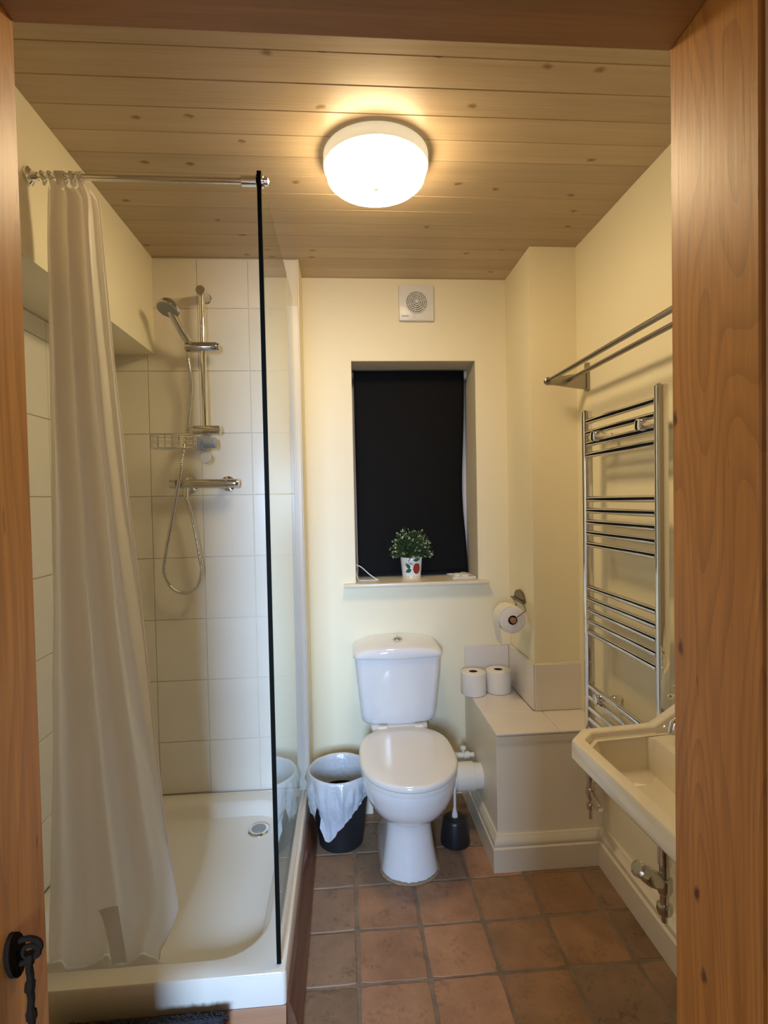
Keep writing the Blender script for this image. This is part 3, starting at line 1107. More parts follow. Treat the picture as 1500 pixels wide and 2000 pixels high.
# ------------------------------------------------------------------ roller blind
rb = root('roller_blind', (.322, 2.575, 1.955), 'black blackout roller blind pulled down over the window', 'blind')
part('roller', MB().cyl((.058, 2.588, 1.952), (.592, 2.588, 1.952), .017, n=20), PLAST, rb, label='pale roller tube')
part('end_bracket', MB().lathe([(.014, -.004), (.022, -.002), (.022, .010)], (.592, 2.588, 1.951), 20, 'x'), PLAST, rb)
part('end_bracket', MB().lathe([(.015, -.010), (.015, .002), (.010, .006)], (.054, 2.588, 1.952), 20, 'x'), PLAST, rb)
rows = []
NB = 40
for i in range(NB + 1):
    t = i / NB
    z = lerp(1.968, .992, t)
    xr = .5895 - .006 * math.sin(PI * min(1, t / .8)) ** 2 * (1 if t < .8 else 1) + (0.0 if t < .72 else .006 * (t - .72) / .28)
    xr -= .012 * math.exp(-((t - .62) / .22) ** 2)
    xl = .058 + .004 * t
    row = []
    for j in range(31):
        u = j / 30
        curl = .016 * max(0, (u - .85) / .15) ** 2 * math.exp(-((t - .6) / .3) ** 2) + .010 * max(0, (.12 - u) / .12) ** 2 * math.exp(-((t - .55) / .35) ** 2)
        row.append((lerp(xl, xr, u), 2.569 - .012 * math.sin(PI * t) * .4 + curl + .002 * math.sin(u * 7 + t * 3), z + .004 * math.sin(u * 2.6) * t))
    rows.append(row)
bl_ = part('fabric', MB().grid(rows), BLINDM, rb, smooth=180)
md = bl_.modifiers.new('thick', 'SOLIDIFY')
md.thickness = .0012
part('bottom_bar', MB().box(.064, .584, 2.564, 2.572, .990, 1.004, .002), BLINDM, rb)

# ------------------------------------------------------------------ things on the sill
pt = root('potted_plant', (.310, 2.515, .984), 'small bushy green plant with pale buds in a white pot painted with an apple', 'plant')
PX, PY, PZ = .310, 2.506, .984
prof = [(.036, 0), (.0445, .0), (.0445, .013), (.0435, .016), (.0445, .020), (.0505, .086), (.0515, .0995), (.0505, .1005), (.047, .099), (.044, .080), (.001, .078)]
pot = part('pot', MB().lathe(prof, (PX, PY, PZ), 72), CERAM, pt, smooth=50)
part('pot_foot', MB().lathe([(.0447, .0005), (.0452, .002), (.0452, .013), (.0440, .0155)], (PX, PY, PZ), 48, cap0=False, cap1=False), simple('cream_glaze', (0.74, 0.66, 0.47), 0.25), pot)


def decal(name, poly, mat, parent, ang0, z0, subdiv=1):
    n = len(poly)
    cu_, cv_ = sum(p[0] for p in poly) / n, sum(p[1] for p in poly) / n
    vs_, fs_ = [], []
    for ring_ in (1.0, .66, .33, .001):
        for u, v in poly:
            u2, v2 = lerp(cu_, u, ring_), lerp(cv_, v, ring_)
            a = -PI / 2 + ang0 + u2 / .0485
            zz = z0 + v2
            rr_ = .0445 + (.0505 - .0445) * max(0, (zz - .020)) / .066 + .0006
            vs_.append((PX + rr_ * math.cos(a), PY + rr_ * math.sin(a), PZ + zz))
    for q in range(3):
        for i in range(n):
            k = (i + 1) % n
            fs_.append((q * n + i, q * n + k, (q + 1) * n + k, (q + 1) * n + i))
    return part(name, MB().add(vs_, fs_), mat, parent, smooth=180)


apple = [(.0185 * math.cos(a) * (1 - .08 * math.sin(a)), .0265 * math.sin(a) - .004 * math.exp(-((a - PI / 2) / .35) ** 2)) for a in [2 * PI * k / 28 for k in range(28)]]


def leafpoly(L, W, rot):
    pts = []
    for k in range(9):
        t = k / 8
        pts.append((t * L, W * math.sin(PI * t ** .8)))
    for k in range(7, 0, -1):
        t = k / 8
        pts.append((t * L, -W * math.sin(PI * t ** .8)))
    c, s_ = math.cos(rot), math.sin(rot)
    return [(x * c - y_ * s_, x * s_ + y_ * c) for x, y_ in pts]


decal('painted_apple', apple, PRED, pot, .42, .051)
decal('painted_leaf', leafpoly(.034, .0085, 2.25), PGRN, pot, -.25, .050)
decal('painted_leaf', leafpoly(.034, .0095, 3.55), PGRN, pot, -.12, .046)
decal('painted_leaf', leafpoly(.036, .0085, .15), PGRN, pot, .05, .088)
decal('painted_leaf', leafpoly(.030, .0045, 2.75), PGRY, pot, .10, .068)
decal('painted_leaf', leafpoly(.022, .0016, -.6), PGRY, pot, -.85, .068)
# foliage: many fine sprigs
rr = random.Random(11)
mbl, mbs, mbf = MB(), MB(), MB()
CZ = PZ + .105


def leaf(mb_, p, d, L, W):
    d = d.normalized()
    s_ = d.cross(Vector((rr.uniform(-1, 1), rr.uniform(-1, 1), rr.uniform(-1, 1))))
    if s_.length < 1e-3:
        return
    s_.normalize()
    nn = d.cross(s_)
    a, b_, c, e = p, p + d * L * .5 + s_ * W + nn * W * .3, p + d * L, p + d * L * .5 - s_ * W + nn * W * .3
    mb_.add([a[:], b_[:], c[:], e[:]], [(0, 1, 2), (0, 2, 3)])


for k in range(150):
    a = rr.uniform(0, 2 * PI)
    e = math.asin(rr.uniform(-.12, 1.0))
    R0 = rr.uniform(.84, 1.08)
    tip = Vector((PX + .098 * R0 * math.cos(a) * math.cos(e), PY + .075 * R0 * math.sin(a) * math.cos(e), CZ + .125 * R0 * math.sin(e)))
    if tip.y > 2.516:
        tip.y = 2.516 - rr.uniform(0, .02)
    base = Vector((PX + rr.uniform(-.02, .02), PY + rr.uniform(-.02, .02), PZ + .08))
    mid = base.lerp(tip, .55) + Vector((0, 0, .02))
    mbs.tube([base, mid, tip], .0007, 4)
    for q in range(24):
        t = rr.uniform(.35, 1.0)
        p = (base.lerp(mid, t / .55) if t < .55 else mid.lerp(tip, (t - .55) / .45))
        d = (tip - base).normalized() + Vector((rr.uniform(-1, 1), rr.uniform(-1, 1), rr.uniform(-.8, 1)))
        leaf(mbl, p, d, rr.uniform(.008, .015), rr.uniform(.0018, .0034))
    if rr.random() < .62:
        for q in range(rr.choice((3, 5, 7))):
            d = Vector((rr.uniform(-1, 1), rr.uniform(-1, .6), rr.uniform(-.5, 1)))
            leaf(mbf, tip, d, rr.uniform(.006, .010), rr.uniform(.0018, .0034))
part('stems', mbs, STEMM, pt, kind='stuff')
part('foliage', mbl, LEAFG, pt, smooth=0, kind='stuff')
part('buds', mbf, LEAFL, pt, smooth=0, kind='stuff')

cp = [(.0455, 2.50, 1.055), (.052, 2.497, 1.054), (.075, 2.49, 1.043), (.11, 2.475, 1.012), (.140, 2.462, .992), (.150, 2.457, .9885), (.142, 2.452, .9875), (.10, 2.452, .9875), (.072, 2.455, .9875), (.060, 2.465, .988), (.056, 2.48, .996), (.050, 2.50, 1.02)]
solo('white_cord', MB().tube(catmull(cp, 8), .0024, 8), PLAST, (.10, 2.46, .985), 'loop of thin white cord lying at the left end of the window sill', 'cord')
dsh = root('soap_dish', (.545, 2.48, .984), 'low square white dish with small discs on the right end of the window sill', 'dish')
Md = Matrix.Translation((.5385, 2.485, .984)) @ Matrix.Rotation(.04, 4, 'Z')
part('tray', MB().box(-.052, .058, -.062, .062, .0, .005, .002, 1, Md).box(-.052, -.047, -.062, .062, .005, .011, .001, 1, Md).box(.053, .058, -.062, .062, .005, .011, .001, 1, Md).box(-.047, .053, -.062, -.057, .005, .011, .001, 1, Md).box(-.047, .053, .057, .062, .005, .011, .001, 1, Md), PLASTC, dsh)
for (dx, dy, r) in ((-.012, .012, .020), (.018, -.018, .022), (.022, .028, .018)):
    part('disc', MB().lathe([(r, .005), (r, .014), (r * .8, .018), (.001, .0185)], Md @ Vector((dx, dy, 0)), 20), PLASTC, dsh)

# ------------------------------------------------------------------ toilet
TX = .213
tl = root('toilet', (TX, 2.05, 0), 'white close-coupled toilet with lid closed against the back wall', 'toilet')


def egg(hw, yf, yb, ym, z, n=48, eb=3.2, ef=2.0, cx=TX, zf=None):
    out = []
    for k in range(n):
        a = 2 * PI * k / n
        c, s_ = math.cos(a), math.sin(a)
        if s_ < 0:
            x = hw * math.copysign(abs(c) ** (2 / ef), c)
            yv = ym - (ym - yf) * abs(s_) ** (2 / ef)
        else:
            x = hw * math.copysign(abs(c) ** (2 / eb), c)
            yv = ym + (yb - ym) * abs(s_) ** (2 / eb)
        out.append((cx + x, yv, z if zf is None else z + zf(x, yv)))
    return out


r = []
for z, hw, yf, yb, ym, eb in ((0.0, .104, 1.848, 2.27, 1.94, 4), (.012, .104, 1.848, 2.27, 1.94, 4), (.03, .099, 1.852, 2.265, 1.94, 4), (.09, .090, 1.862, 2.26, 1.95, 4), (.15, .083, 1.868, 2.25, 1.95, 4), (.190, .081, 1.866, 2.245, 1.95, 4), (.207, .084, 1.855, 2.24, 1.95, 3.6), (.222, .100, 1.825, 2.235, 1.94, 3), (.245, .124, 1.786, 2.225, 1.93, 1.9), (.275, .144, 1.757, 2.215, 1.925, 1.75), (.31, .159, 1.738, 2.205, 1.92, 1.7), (.345, .168, 1.728, 2.20, 1.92, 1.85), (.368, .1705, 1.724, 2.20, 1.92, 2.1), (.376, .169, 1.726, 2.20, 1.92, 2.1)):
    r.append(egg(hw, yf, yb, ym, z, eb=eb))
part('pan', MB().loft(r), CERAM, tl, smooth=60)
# shelf carrying the cistern, trapway behind
mb = MB()
rings = []
for z, hw, y0, y1 in ((.30, .055, 2.14, 2.36), (.34, .08, 2.14, 2.385), (.375, .110, 2.15, 2.395), (.400, .120, 2.19, 2.398), (.406, .116, 2.20, 2.395)):
    rings.append(rrect(TX - hw, TX + hw, y0, y1, .05, z, 6))
mb.loft(rings)
part('cistern_shelf', mb, CERAM, tl, smooth=60)
seat = part('seat', MB().loft([egg(.170, 1.722, 2.165, 1.925, .377), egg(.1755, 1.716, 2.168, 1.925, .379), egg(.1765, 1.714, 2.169, 1.925, .388), egg(.1755, 1.716, 2.168, 1.925, .397)]), SEATM, tl, smooth=50)
dome = lambda x, yv: .004 * (1 - (x / .18) ** 2)
part('lid', MB().loft([egg(.172, 1.719, 2.168, 1.925, .3985), egg(.1775, 1.712, 2.171, 1.925, .401), egg(.178, 1.711, 2.172, 1.925, .410), egg(.1755, 1.714, 2.171, 1.925, .417), egg(.169, 1.722, 2.167, 1.925, .4205), egg(.12, 1.79, 2.11, 1.925, .423), egg(.04, 1.88, 1.99, 1.925, .4245)]), SEATM, tl, smooth=60)
for sx in (-.075, .075):
    part('hinge', MB().lathe([(.010, -.018), (.012, -.016), (.012, .016), (.010, .018)], (TX + sx, 2.182, .412), 16, 'x'), SEATM, tl)
# cistern: bowed front, tapering down
def cist(hw, yf, z, bow=.016, r_=.035, n=10):
    pts = []
    yb = YW - .004
    pts += [(TX + hw, yb, z), (TX - hw, yb, z)]
    # left side forward
    for k in range(n + 1):
        a = PI + PI / 2 * k / n
        pts.append((TX - hw + r_ + r_ * math.cos(a), yf + bow + r_ + r_ * math.sin(a), z))
    for k in range(1, 12):
        t = k / 12
        x = lerp(-hw + r_, hw - r_, t)
        pts.append((TX + x, yf + bow - bow * (1 - (2 * t - 1) ** 2), z))
    for k in range(n + 1):
        a = 3 * PI / 2 + PI / 2 * k / n
        pts.append((TX + hw - r_ + r_ * math.cos(a), yf + bow + r_ + r_ * math.sin(a), z))
    return pts


CX = []
for z, hw, yf in ((.404, .125, 2.262), (.405, .140, 2.246), (.410, .150, 2.234), (.421, .1575, 2.228), (.445, .1615, 2.224), (.50, .166, 2.219), (.58, .174, 2.211), (.65, .180, 2.206), (.693, .1835, 2.203)):
    CX.append(cist(hw, yf, z))
part('cistern', MB().loft(CX), CERAM, tl, smooth=60)
CX = []
for z, hw, yf in ((.692, .184, 2.202), (.694, .188, 2.197), (.700, .190, 2.194), (.722, .190, 2.194), (.733, .187, 2.197), (.741, .180, 2.206), (.746, .165, 2.222), (.750, .12, 2.26), (.751, .05, 2.32)):
    ring = cist(hw, yf, z)
    ring = [(x, yv, zz - (.022 * ((x - TX) / .19) ** 2 if zz > .715 else 0)) for x, yv, zz in ring]
    CX.append(ring)
part('cistern_lid', MB().loft(CX), CERAM, tl, smooth=60)
bt = part('flush_button', MB().lathe([(.024, -.002), (.024, .003), (.019, .0065), (.019, .010), (.014, .0125), (.001, .013)], (TX + .004, 2.305, .752), 28), CHROME, tl)
part('button_split', MB().box(TX + .0035, TX + .0045, 2.290, 2.320, .7647, .7654), DGREY, bt)
# crumbly sealant round the foot
ring = []
n = 90
rr = random.Random(5)
pts = []
for x, yv, z in egg(.1065, 1.8445, 2.27, 1.94, .003, n=90, eb=4):
    pts.append((x + rr.uniform(-.0015, .0015), yv + rr.uniform(-.0015, .0015), z))
part('foot_sealant', MB().tube(pts, [.0055 + rr.uniform(-.0015, .002) for _ in pts] + [], 6, closed=True), simple('stained_sealant', (0.34, 0.235, 0.14), 0.85), tl)

# soil pipe and stop valve
sp = root('soil_pipe', (.45, 2.13, .225), 'fat white plastic waste pipe between the toilet and the boxed ledge', 'pipe')
part('pipe', MB().lathe([(.050, .345), (.050, .533)], (0, 2.13, .225), 32, 'x'), PLASTC, sp)
part('collar', MB().lathe([(.0505, .425), (.0555, .427), (.0555, .500), (.0505, .502)], (0, 2.13, .225), 32, 'x'), PLASTC, sp)
sv = root('stop_valve', (.49, 2.22, .27), 'small white stop valve above the waste pipe behind the toilet', 'valve')
part('valve_body', MB().lathe([(.009, -.05), (.012, -.045), (.012, -.012), (.016, -.010), (.016, .012), (.010, .014), (.010, .034)], (.492, 2.22, .268), 16, 'x'), PLASTC, sv)
part('valve_knob', MB().lathe([(.006, .0), (.006, .012), (.013, .014), (.013, .022), (.010, .025)], (.480, 2.22, .280), 12), PLASTC, sv)

# ------------------------------------------------------------------ toilet brush
tb = root('toilet_brush', (.409, 2.066, 0), 'black toilet brush pot with a white handle beneath the waste pipe', 'toilet brush')
part('holder', MB().lathe([(.050, 0), (.058, .003), (.058, .014), (.054, .045), (.047, .088), (.043, .098), (.037, .102), (.015, .103), (.015, .07)], (.409, 2.066, 0), 36), BLACKP, tb, smooth=40)
part('handle', MB().tube([(.409, 2.066, .10), (.4095, 2.064, .16), (.409, 2.060, .27)], .0055, 10), PLAST, tb)
part('handle_collar', MB().lathe([(.008, .086), (.0125, .092), (.0115, .112), (.008, .124), (.007, .134)], (.409, 2.066, 0), 16), PLAST, tb)

# ------------------------------------------------------------------ waste bin and liner
BX, BY = -.040, 2.125
wb = solo('waste_bin', MB().lathe([(.001, .003), (.083, 0.0), (.087, .003), (.119, .272), (.122, .276), (.122, .280), (.1175, .280), (.114, .270), (.083, .010), (.001, .009)], (BX, BY, 0), 48, cap0=False, cap1=False), BLACKB, (BX, BY, 0),
          'round black plastic waste bin standing between the shower tray and the toilet', 'bin')
bg = root('bin_liner', (BX, BY, .27), 'crumpled thin white bag lining the black bin, folded over its rim', 'bag')
NA = 120


def bin_r(z):
    return .087 + (.1195 - .087) * z / .272


# how far the turned-over bag hangs down outside the rim, by angle (-90 deg faces the door)
keys = [(-180, .10), (-165, .145), (-150, .17), (-138, .10), (-128, .15), (-120, .225), (-112, .232), (-104, .215), (-96, .195), (-86, .175), (-75, .15), (-60, .115), (-45, .09), (-20, .07), (10, .05), (60, .04), (110, .035), (150, .05), (180, .10)]


def hang(deg):
    for (a0, v0), (a1, v1) in zip(keys, keys[1:]):
        if a0 <= deg <= a1:
            return lerp(v0, v1, (deg - a0) / (a1 - a0))
    return .05


rows = []
zr = .288
steps = [('in', t / 6) for t in range(6, 0, -1)] + [('rim', t / 4) for t in range(0, 5)] + [('out', t / 14) for t in range(1, 15)]
for kind_, t in steps:
    row = []
    for k in range(NA):
        deg = -180 + 360 * k / NA
        a = math.radians(deg)
        n1 = mnoise.noise((math.cos(a) * 2.2, math.sin(a) * 2.2, 3.3))
        n2 = mnoise.noise((math.cos(a) * 7, math.sin(a) * 7, t * 3 + (5 if kind_ == 'out' else 0)))
        n3 = mnoise.noise((math.cos(a) * 16, math.sin(a) * 16, t * 1.2 + 9))
        if kind_ == 'in':
            z = zr - .10 * t
            rd = bin_r(z) - .008 - .003 * abs(n2)
        elif kind_ == 'rim':
            b_ = PI * t
            rd = bin_r(.28) + .0015 - .006 * math.cos(b_)
            z = zr + .007 * math.sin(b_) + .004 * n1
        else:
            h = hang(deg)
            z = zr - h * t * (1 + .06 * n1)
            puff = .016 * math.sin(PI * min(1, t * 1.15)) * (h / .2)
            rd = bin_r(max(z, 0)) + .007 + max(0, puff + .012 * n2 * min(1, t * 3) + .011 * n3 * min(1, t * 4) + .005 * math.sin(a * 19 + 3 * n1) * min(1, t * 3))
            flare = max(0, t - .75) * 4
            if -128 < deg < -96:
                rd += .016 * flare
            elif deg < -138 or deg > 170:
                rd += .004 * flare
        x = BX + rd * math.cos(a)
        yv = BY + rd * math.sin(a)
        x = max(x, XGL + .0105)
        x = min(x, .0875)
        row.append((x, yv, z))
    rows.append(row)
part('film', MB().grid(rows, close_u=True), BAGM, bg, smooth=180)

# ------------------------------------------------------------------ toilet rolls
def roll_parts(rt, c, R=.0545, H=.100, axis='z'):
    mb_ = MB().lathe([(.019, 0), (R - .006, 0), (R - .001, .003), (R, .008), (R, H - .008), (R - .001, H - .003), (R - .006, H), (.021, H + .0005), (.019, H - .002)], c, 40, axis, False, False)
    mb_.lathe([(.019, H - .002), (.019, 0)], c, 40, axis, False, False)
    part('paper', mb_, PAPER, rt)
    part('cardboard_core', MB().lathe([(.0188, .001), (.0188, H - .002), (.0176, H - .002), (.0176, .001)], c, 32, axis, False, False), DARKC, rt)


r1 = root('toilet_roll', (.549, 2.305, LEDZ), 'spare white toilet roll standing on the ledge corner beside the cistern', 'toilet roll', 'spare toilet rolls on the ledge')
roll_parts(r1, (.549, 2.305, LEDZ))
r2 = copy_thing(r1, (.6645, 2.317, LEDZ), 'spare white toilet roll standing on the ledge against the boxed corner wall')
# roll on its holder
hr = root('toilet_roll', (.664, 2.10, .863), 'part used toilet roll on the bronze wall holder, its end sheet hanging', 'toilet roll')
roll_parts(hr, (.664, 2.098, .863), .0545, .098, 'y')
rws = []
for q in range(14):
    t = q / 13
    if t < .3:
        a = PI * .5 + PI * .5 * (t / .3)
        p = (.664 + .0556 * math.cos(a), .863 + .0556 * math.sin(a))
    else:
        tt = (t - .3) / .7
        p = (.664 - .0556 + .010 * tt + .006 * tt * tt, .863 - .105 * tt)
    rws.append([(p[0], 2.098 + .098 * (w if t < .8 else lerp(w, .25 + .5 * w, (t - .8) / .4)), p[1]) for w in (.02, .35, .68, .98)])
part('loose_sheet', MB().grid(rws), PAPER, hr, smooth=180)
th = root('toilet_roll_holder', (.748, 2.25, .92), 'aged bronze wire toilet roll holder fixed to the boxed corner wall', 'holder')
mb = MB().prism([(2.248 + .066 * math.cos(a), .912 + .046 * math.sin(a)) for a in [PI * k / 14 for k in range(15)]], 'x', .738, .7475)
part('wall_plate', mb, BRONZE, th)
part('hinge_bar', MB().cyl((.733, 2.172, .914), (.733, 2.324, .914), .0055, n=10), BRONZE, th)
for yv, ye in ((2.174, 2.092), (2.322, 2.206)):
    part('arm', MB().tube([(.733, yv, .914), (.717, (2.092 if ye < 2.15 else 2.212), .902), (.664, ye, .863)], .0022, 8), BRONZE, th)
part('spindle', MB().lathe([(.003, -.004), (.012, -.002), (.012, .112), (.003, .114)], (.664, 2.092, .863), 20, 'y'), COPPER, th)

# ------------------------------------------------------------------ towel radiator
tw = root('towel_radiator', (.86, 1.61, .33), 'tall chrome ladder towel radiator with flat sided posts on the right wall', 'radiator')
RXF, RXB = .845, .877


def post(y0, y1, z0, z1):
    m_ = MB()
    prof_ = [(RXB, y0 + .006), (RXB - .006, y0), (RXF + .010, y0), (RXF + .003, y0 + .004), (RXF, y0 + .011), (RXF, y1 - .011), (RXF + .003, y1 - .004), (RXF + .010, y1), (RXB - .006, y1), (RXB, y1 - .006)]
    cxp, cyp = (RXF + RXB) / 2, (y0 + y1) / 2
    rings_ = [[(x, yv, z0) for x, yv in prof_], [(x, yv, z1 - .004) for x, yv in prof_], [(cxp + (x - cxp) * .8, cyp + (yv - cyp) * .8, z1) for x, yv in prof_]]
    return m_.loft(rings_)


part('post', post(1.832, 1.864, .335, 1.655), CHROME, tw)
part('post', post(1.385, 1.417, .335, 1.655), CHROME, tw)
for z in (1.615, 1.575, 1.537, 1.498, 1.344, 1.304, 1.264, 1.226, 1.186, 1.032, .991, .952, .913, .874, .680, .641, .601, .562, .526):
    part('bar', MB().cyl((.858, 1.4165, z), (.858, 1.8325, z), .0105, n=18), CHROME, tw)
for yv in (1.760, 1.480):
    for z in (1.556, .66):
        mb = MB().lathe([(.011, -.030), (.011, -.004)], (XR, yv, z), 16, 'x').lathe([(.009, -.080), (.009, -.030)], (XR, yv, z), 16, 'x')
        mb.lathe([(.012, -.099), (.017, -.097), (.017, -.080), (.014, -.078)], (XR, yv, z), 20, 'x')
        part('wall_bracket', mb, CHROME, tw)
# valves under the posts
mb = MB().cyl((.861, 1.401, .335), (.861, 1.401, .300), .014).lathe([(.012, .300), (.0205, .296), (.0215, .266), (.017, .254), (.012, .248)], (.861, 1.401, 0), 16)
mb.lathe([(.012, .25), (.012, .222), (.0205, .220), (.0215, .206), (.018, .197), (.008, .193), (.008, .172)], (.861, 1.401, 0), 16)
part('valve_body', mb, CHROMEB, tw)
d_ = Vector((-.072, -.020, .060))
a_ = Vector((.861, 1.401, .272))
part('valve_knob', MB().tube([a_, a_ + d_ * .25, a_ + d_ * .30, a_ + d_ * .55, a_ + d_ * .9, a_ + d_ * .93, a_ + d_ * 1.25, a_ + d_ * 1.3], [.013, .013, .019, .0235, .021, .019, .0215, .015], 20), CHROMEB, tw)
mb = MB().cyl((.861, 1.848, .335), (.861, 1.848, .310), .013).lathe([(.010, .310), (.0155, .306), (.0165, .286), (.012, .270), (.009, .262)], (.861, 1.848, 0), 16)
mb.lathe([(.008, .262), (.008, .250), (.0145, .248), (.0155, .238), (.013, .230), (.007, .226), (.007, .195)], (.861, 1.848, 0), 16)
part('valve_body', mb, CHROMEB, tw)
a_ = Vector((.861, 1.846, .300))
d_ = Vector((-.004, -.082, -.026))
part('valve_knob', MB().tube([a_, a_ + d_ * .2, a_ + d_ * .25, a_ + d_ * .95, a_ + d_], [.009, .009, .011, .012, .009], 16), CHROME, tw)

# ------------------------------------------------------------------ towel shelf (two-rod rack)
ts = root('towel_rack', (XR, 1.6, 1.79), 'two rod steel towel rack above the radiator on the right wall', 'towel rack')
for yv in (1.985, 1.155):
    mb = MB().prism([(1.755 + .0, -.011), (1.855, -.011), (1.858, -.008), (1.858, .008), (1.855, .011), (1.755, .011), (1.752, .008), (1.752, -.008)], 'x', XR - .012, XR - .0005)
    mb.v = [(x, z + yv, y_) for x, y_, z in mb.v]
    part('wall_plate', mb, STEEL, ts)
    mb = MB().loft([[(XR - .010, yv - .005, 1.758), (XR - .010, yv + .005, 1.758), (XR - .010, yv + .005, 1.822), (XR - .010, yv - .005, 1.822)],
                    [(.800, yv - .005, 1.775), (.800, yv + .005, 1.775), (.800, yv + .005, 1.804), (.800, yv - .005, 1.804)],
                    [(.776, yv - .005, 1.776), (.776, yv + .005, 1.776), (.776, yv + .005, 1.804), (.776, yv - .005, 1.804)]])
    mb.lathe([(.012, -.008), (.0145, -.006), (.0145, .006), (.012, .008)], (.777, yv, 1.790), 20, 'y')
    part('arm', mb, STEEL, ts)
part('rod', MB().cyl((.778, 1.150, 1.791), (.778, 1.99, 1.791), .008, n=14), STEEL, ts)
part('rod', MB().cyl((.856, 1.150, 1.794), (.856, 1.99, 1.794), .008, n=14), STEEL, ts)

# ------------------------------------------------------------------ wash basin
bs = root('wash_basin', (.935, 1.04, .74), 'cream ceramic wash basin with chamfered front corner and raised back on the right wall', 'basin')
BZ = .786
outl = [(.5225, 1.2163), (.570, 1.2695), (.749, 1.287), (.848, 1.296), (.933, 1.303), (.933, .785), (.848, .785), (.749, .785), (.592, .785), (.541, .835)]


def inset(poly, d):
    n = len(poly)
    out = []
    for i in range(n):
        p0, p1, p2 = Vector(poly[i - 1]), Vector(poly[i]), Vector(poly[(i + 1) % n])
        e1, e2 = (p1 - p0).normalized(), (p2 - p1).normalized()
        n1, n2 = Vector((e1.y, -e1.x)), Vector((e2.y, -e2.x))
        # polygon is clockwise -> inward normal to the right
        bis = (n1 + n2)
        bis.normalize()
        k = d / max(.35, bis.dot(n1))
        out.append((p1.x + bis.x * k, p1.y + bis.y * k))
    return out


upz = {2: 0.0, 3: .055, 4: .085, 5: .085, 6: .055, 7: 0.0}


def bring(d, z, up=1.0, back=None):
    pts_ = inset(outl, d) if d else outl
    res_ = []
    for i, (x, yv) in enumerate(pts_):
        if back is not None and i in (3, 4, 5, 6):
            x = min(x, back[0] if i in (4, 5) else back[1])
        res_.append((x, yv, z + upz.get(i, 0) * up))
    return res_


mb = MB()
under = [(.60, 1.19, .70), (.63, 1.22, .70), (.74, 1.23, .70), (.84, 1.235, .70), (.933, 1.24, .70), (.933, .85, .70), (.84, .85, .70), (.74, .85, .70), (.65, .85, .70), (.61, .89, .70)]
und2 = [(.68, 1.13, .64), (.70, 1.15, .64), (.75, 1.16, .64), (.84, 1.165, .64), (.933, 1.17, .64), (.933, .92, .64), (.84, .92, .64), (.75, .92, .64), (.70, .92, .64), (.68, .94, .64)]
R2 = [und2, under, bring(.012, BZ - .052, 0), bring(.004, BZ - .051, 0), bring(0, BZ - .045, 0), bring(0, BZ - .007), bring(.002, BZ - .002), bring(.007, BZ), bring(.026, BZ), bring(.029, BZ - .003), bring(.031, BZ - .013, 1, (.895, .848)), bring(.034, BZ - .016, .0, (.872, .845)), bring(.043, BZ - .016, 0, (.868, .835))]
in1 = [(.569, 1.202, BZ - .018), (.595, 1.236, BZ - .018), (.700, 1.245, BZ - .018), (.722, 1.247, BZ - .018), (.735, 1.232, BZ - .018), (.735, .850, BZ - .018), (.722, .832, BZ - .018), (.700, .830, BZ - .018), (.612, .830, BZ - .018), (.580, .860, BZ - .018)]
in2 = [(x, yv, BZ - .026) for x, yv, z in [(lerp(x, .655, .03), lerp(yv, 1.04, .03), z) for x, yv, z in in1]]
in3 = [(lerp(x, .665, .15), lerp(yv, 1.04, .11), BZ - .10) for x, yv, z in in1]
in4 = [(lerp(x, .67, .42), lerp(yv, 1.04, .32), BZ - .115) for x, yv, z in in1]
R2 += [in1, in2, in3, in4]
part('bowl', mb.loft(R2), BASINM, bs, smooth=32)
TXX, TYY = .815, 1.208
tp_ = part('tap', MB().lathe([(.026, BZ - .016), (.026, BZ - .011), (.020, BZ - .004), (.016, BZ + .004), (.015, BZ + .062), (.020, BZ + .066), (.020, BZ + .080), (.008, BZ + .086), (.008, BZ + .098)], (TXX, TYY, 0), 24).tube(catmull([(TXX, TYY, BZ + .030), (TXX - .022, TYY - .004, BZ + .040), (TXX - .046, TYY - .008, BZ + .036), (TXX - .055, TYY - .009, BZ + .006)], 5), .0115, 12), CHROME, bs, label='chrome pillar tap')
mb = MB()
for k in range(4):
    a = k * PI / 2 + .08
    mb.tube([(TXX, TYY, BZ + .094), (TXX + .054 * math.cos(a), TYY + .054 * math.sin(a), BZ + .094)], .0045, 8)
    mb.lathe([(.001, -.007), (.005, -.005), (.007, 0), (.005, .005), (.001, .007)], (TXX + .057 * math.cos(a), TYY + .057 * math.sin(a), BZ + .094), 10)
part('tap_handle', mb, CHROME, tp_)

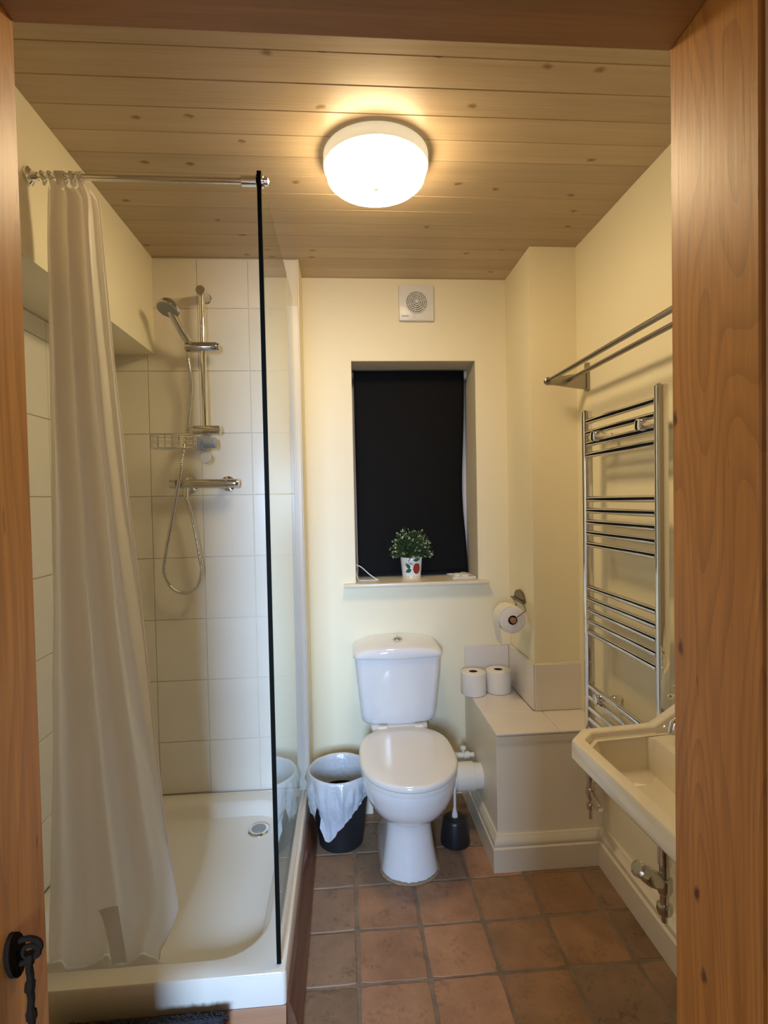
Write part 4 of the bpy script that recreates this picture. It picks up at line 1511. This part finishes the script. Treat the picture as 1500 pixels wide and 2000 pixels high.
# ------------------------------------------------------------------ bath mat
bmt = root('bath_mat', (-.55, 1.25, 0), 'thick charcoal shaggy bath mat propped against the front of the shower tray', 'mat')
rows = []
prof_ = [(1.02, .018), (1.12, .019), (1.20, .021), (1.245, .030), (1.268, .060), (1.277, .100), (1.281, .126)]
mb = MB()
top = []
for yv, z in prof_:
    top.append((yv, z))
bot = [(1.302, .122), (1.300, .09), (1.294, .05), (1.275, .014), (1.22, .003), (1.10, .002), (1.02, .002)]
poly = top + bot
mb.prism(poly, 'x', -.735, -.318)
part('backing', mb, MATT, bmt)
rr = random.Random(21)
mb = MB()
path = top + bot[:4]
for k in range(5200):
    i = rr.randrange(2, len(path) - 1)
    t = rr.random()
    yv, z = lerp(path[i][0], path[i + 1][0], t), lerp(path[i][1], path[i + 1][1], t)
    x = rr.uniform(-.742, -.312)
    dy, dz = path[i + 1][0] - path[i][0], path[i + 1][1] - path[i][1]
    nn = Vector((rr.uniform(-.5, .5), -dz, dy)).normalized()
    nn = (nn + Vector((rr.uniform(-.6, .6), rr.uniform(-.5, .5), rr.uniform(-.5, .5)))).normalized()
    L_ = rr.uniform(.006, .013)
    p = Vector((x, yv, z))
    s_ = nn.orthogonal().normalized() * .0028
    s2 = nn.cross(s_)
    tip = p + nn * L_
    if tip.y > 1.3255:
        tip.y = 1.3255
    if tip.z < .002:
        continue
    q0, q1, q2 = p + s_, p - s_ * .5 + s2 * .87, p - s_ * .5 - s2 * .87
    mb.add([q0[:], q1[:], q2[:], tip[:]], [(0, 1, 3), (1, 2, 3), (2, 0, 3)])
part('pile', mb, MATT, bmt, smooth=0, kind='stuff')

# ------------------------------------------------------------------ iron hook on the left jamb
hk = root('iron_hook', (JL, .69, .80), 'black wrought iron hook hanging from an oval plate on the left jamb', 'hook')
mb = MB().prism([(.683 + .017 * math.cos(a) - .006 * math.sin(a), .806 + .031 * math.sin(a)) for a in [2 * PI * k / 20 for k in range(20)]], 'x', JL, JL + .006)
part('plate', mb, IRON, hk)
part('staple', MB().tube(catmull([(JL + .004, .687, .820), (JL + .016, .690, .820), (JL + .026, .692, .814), (JL + .028, .692, .806), (JL + .022, .691, .798), (JL + .014, .689, .792), (JL + .004, .687, .791)], 6), .0034, 8), IRON, hk)
pts, rads = [], []
for k in range(60):
    t = k / 59
    z = .802 - .17 * t
    pts.append((JL + .016 + .0005 * math.sin(t * 40), .689 + .0005 * math.cos(t * 40), z))
    rads.append(.0044 + .0018 * (1 if int(t * 14) % 3 == 0 else 0))
part('hanging_bar', MB().tube(pts, rads, 8), IRON, hk)
part('hook_eye', MB().tube([(JL + .018 + .010 * math.cos(a), .690, .803 + .008 * math.sin(a)) for a in [2 * PI * k / 16 for k in range(16)]], .003, 8, closed=True), IRON, hk)
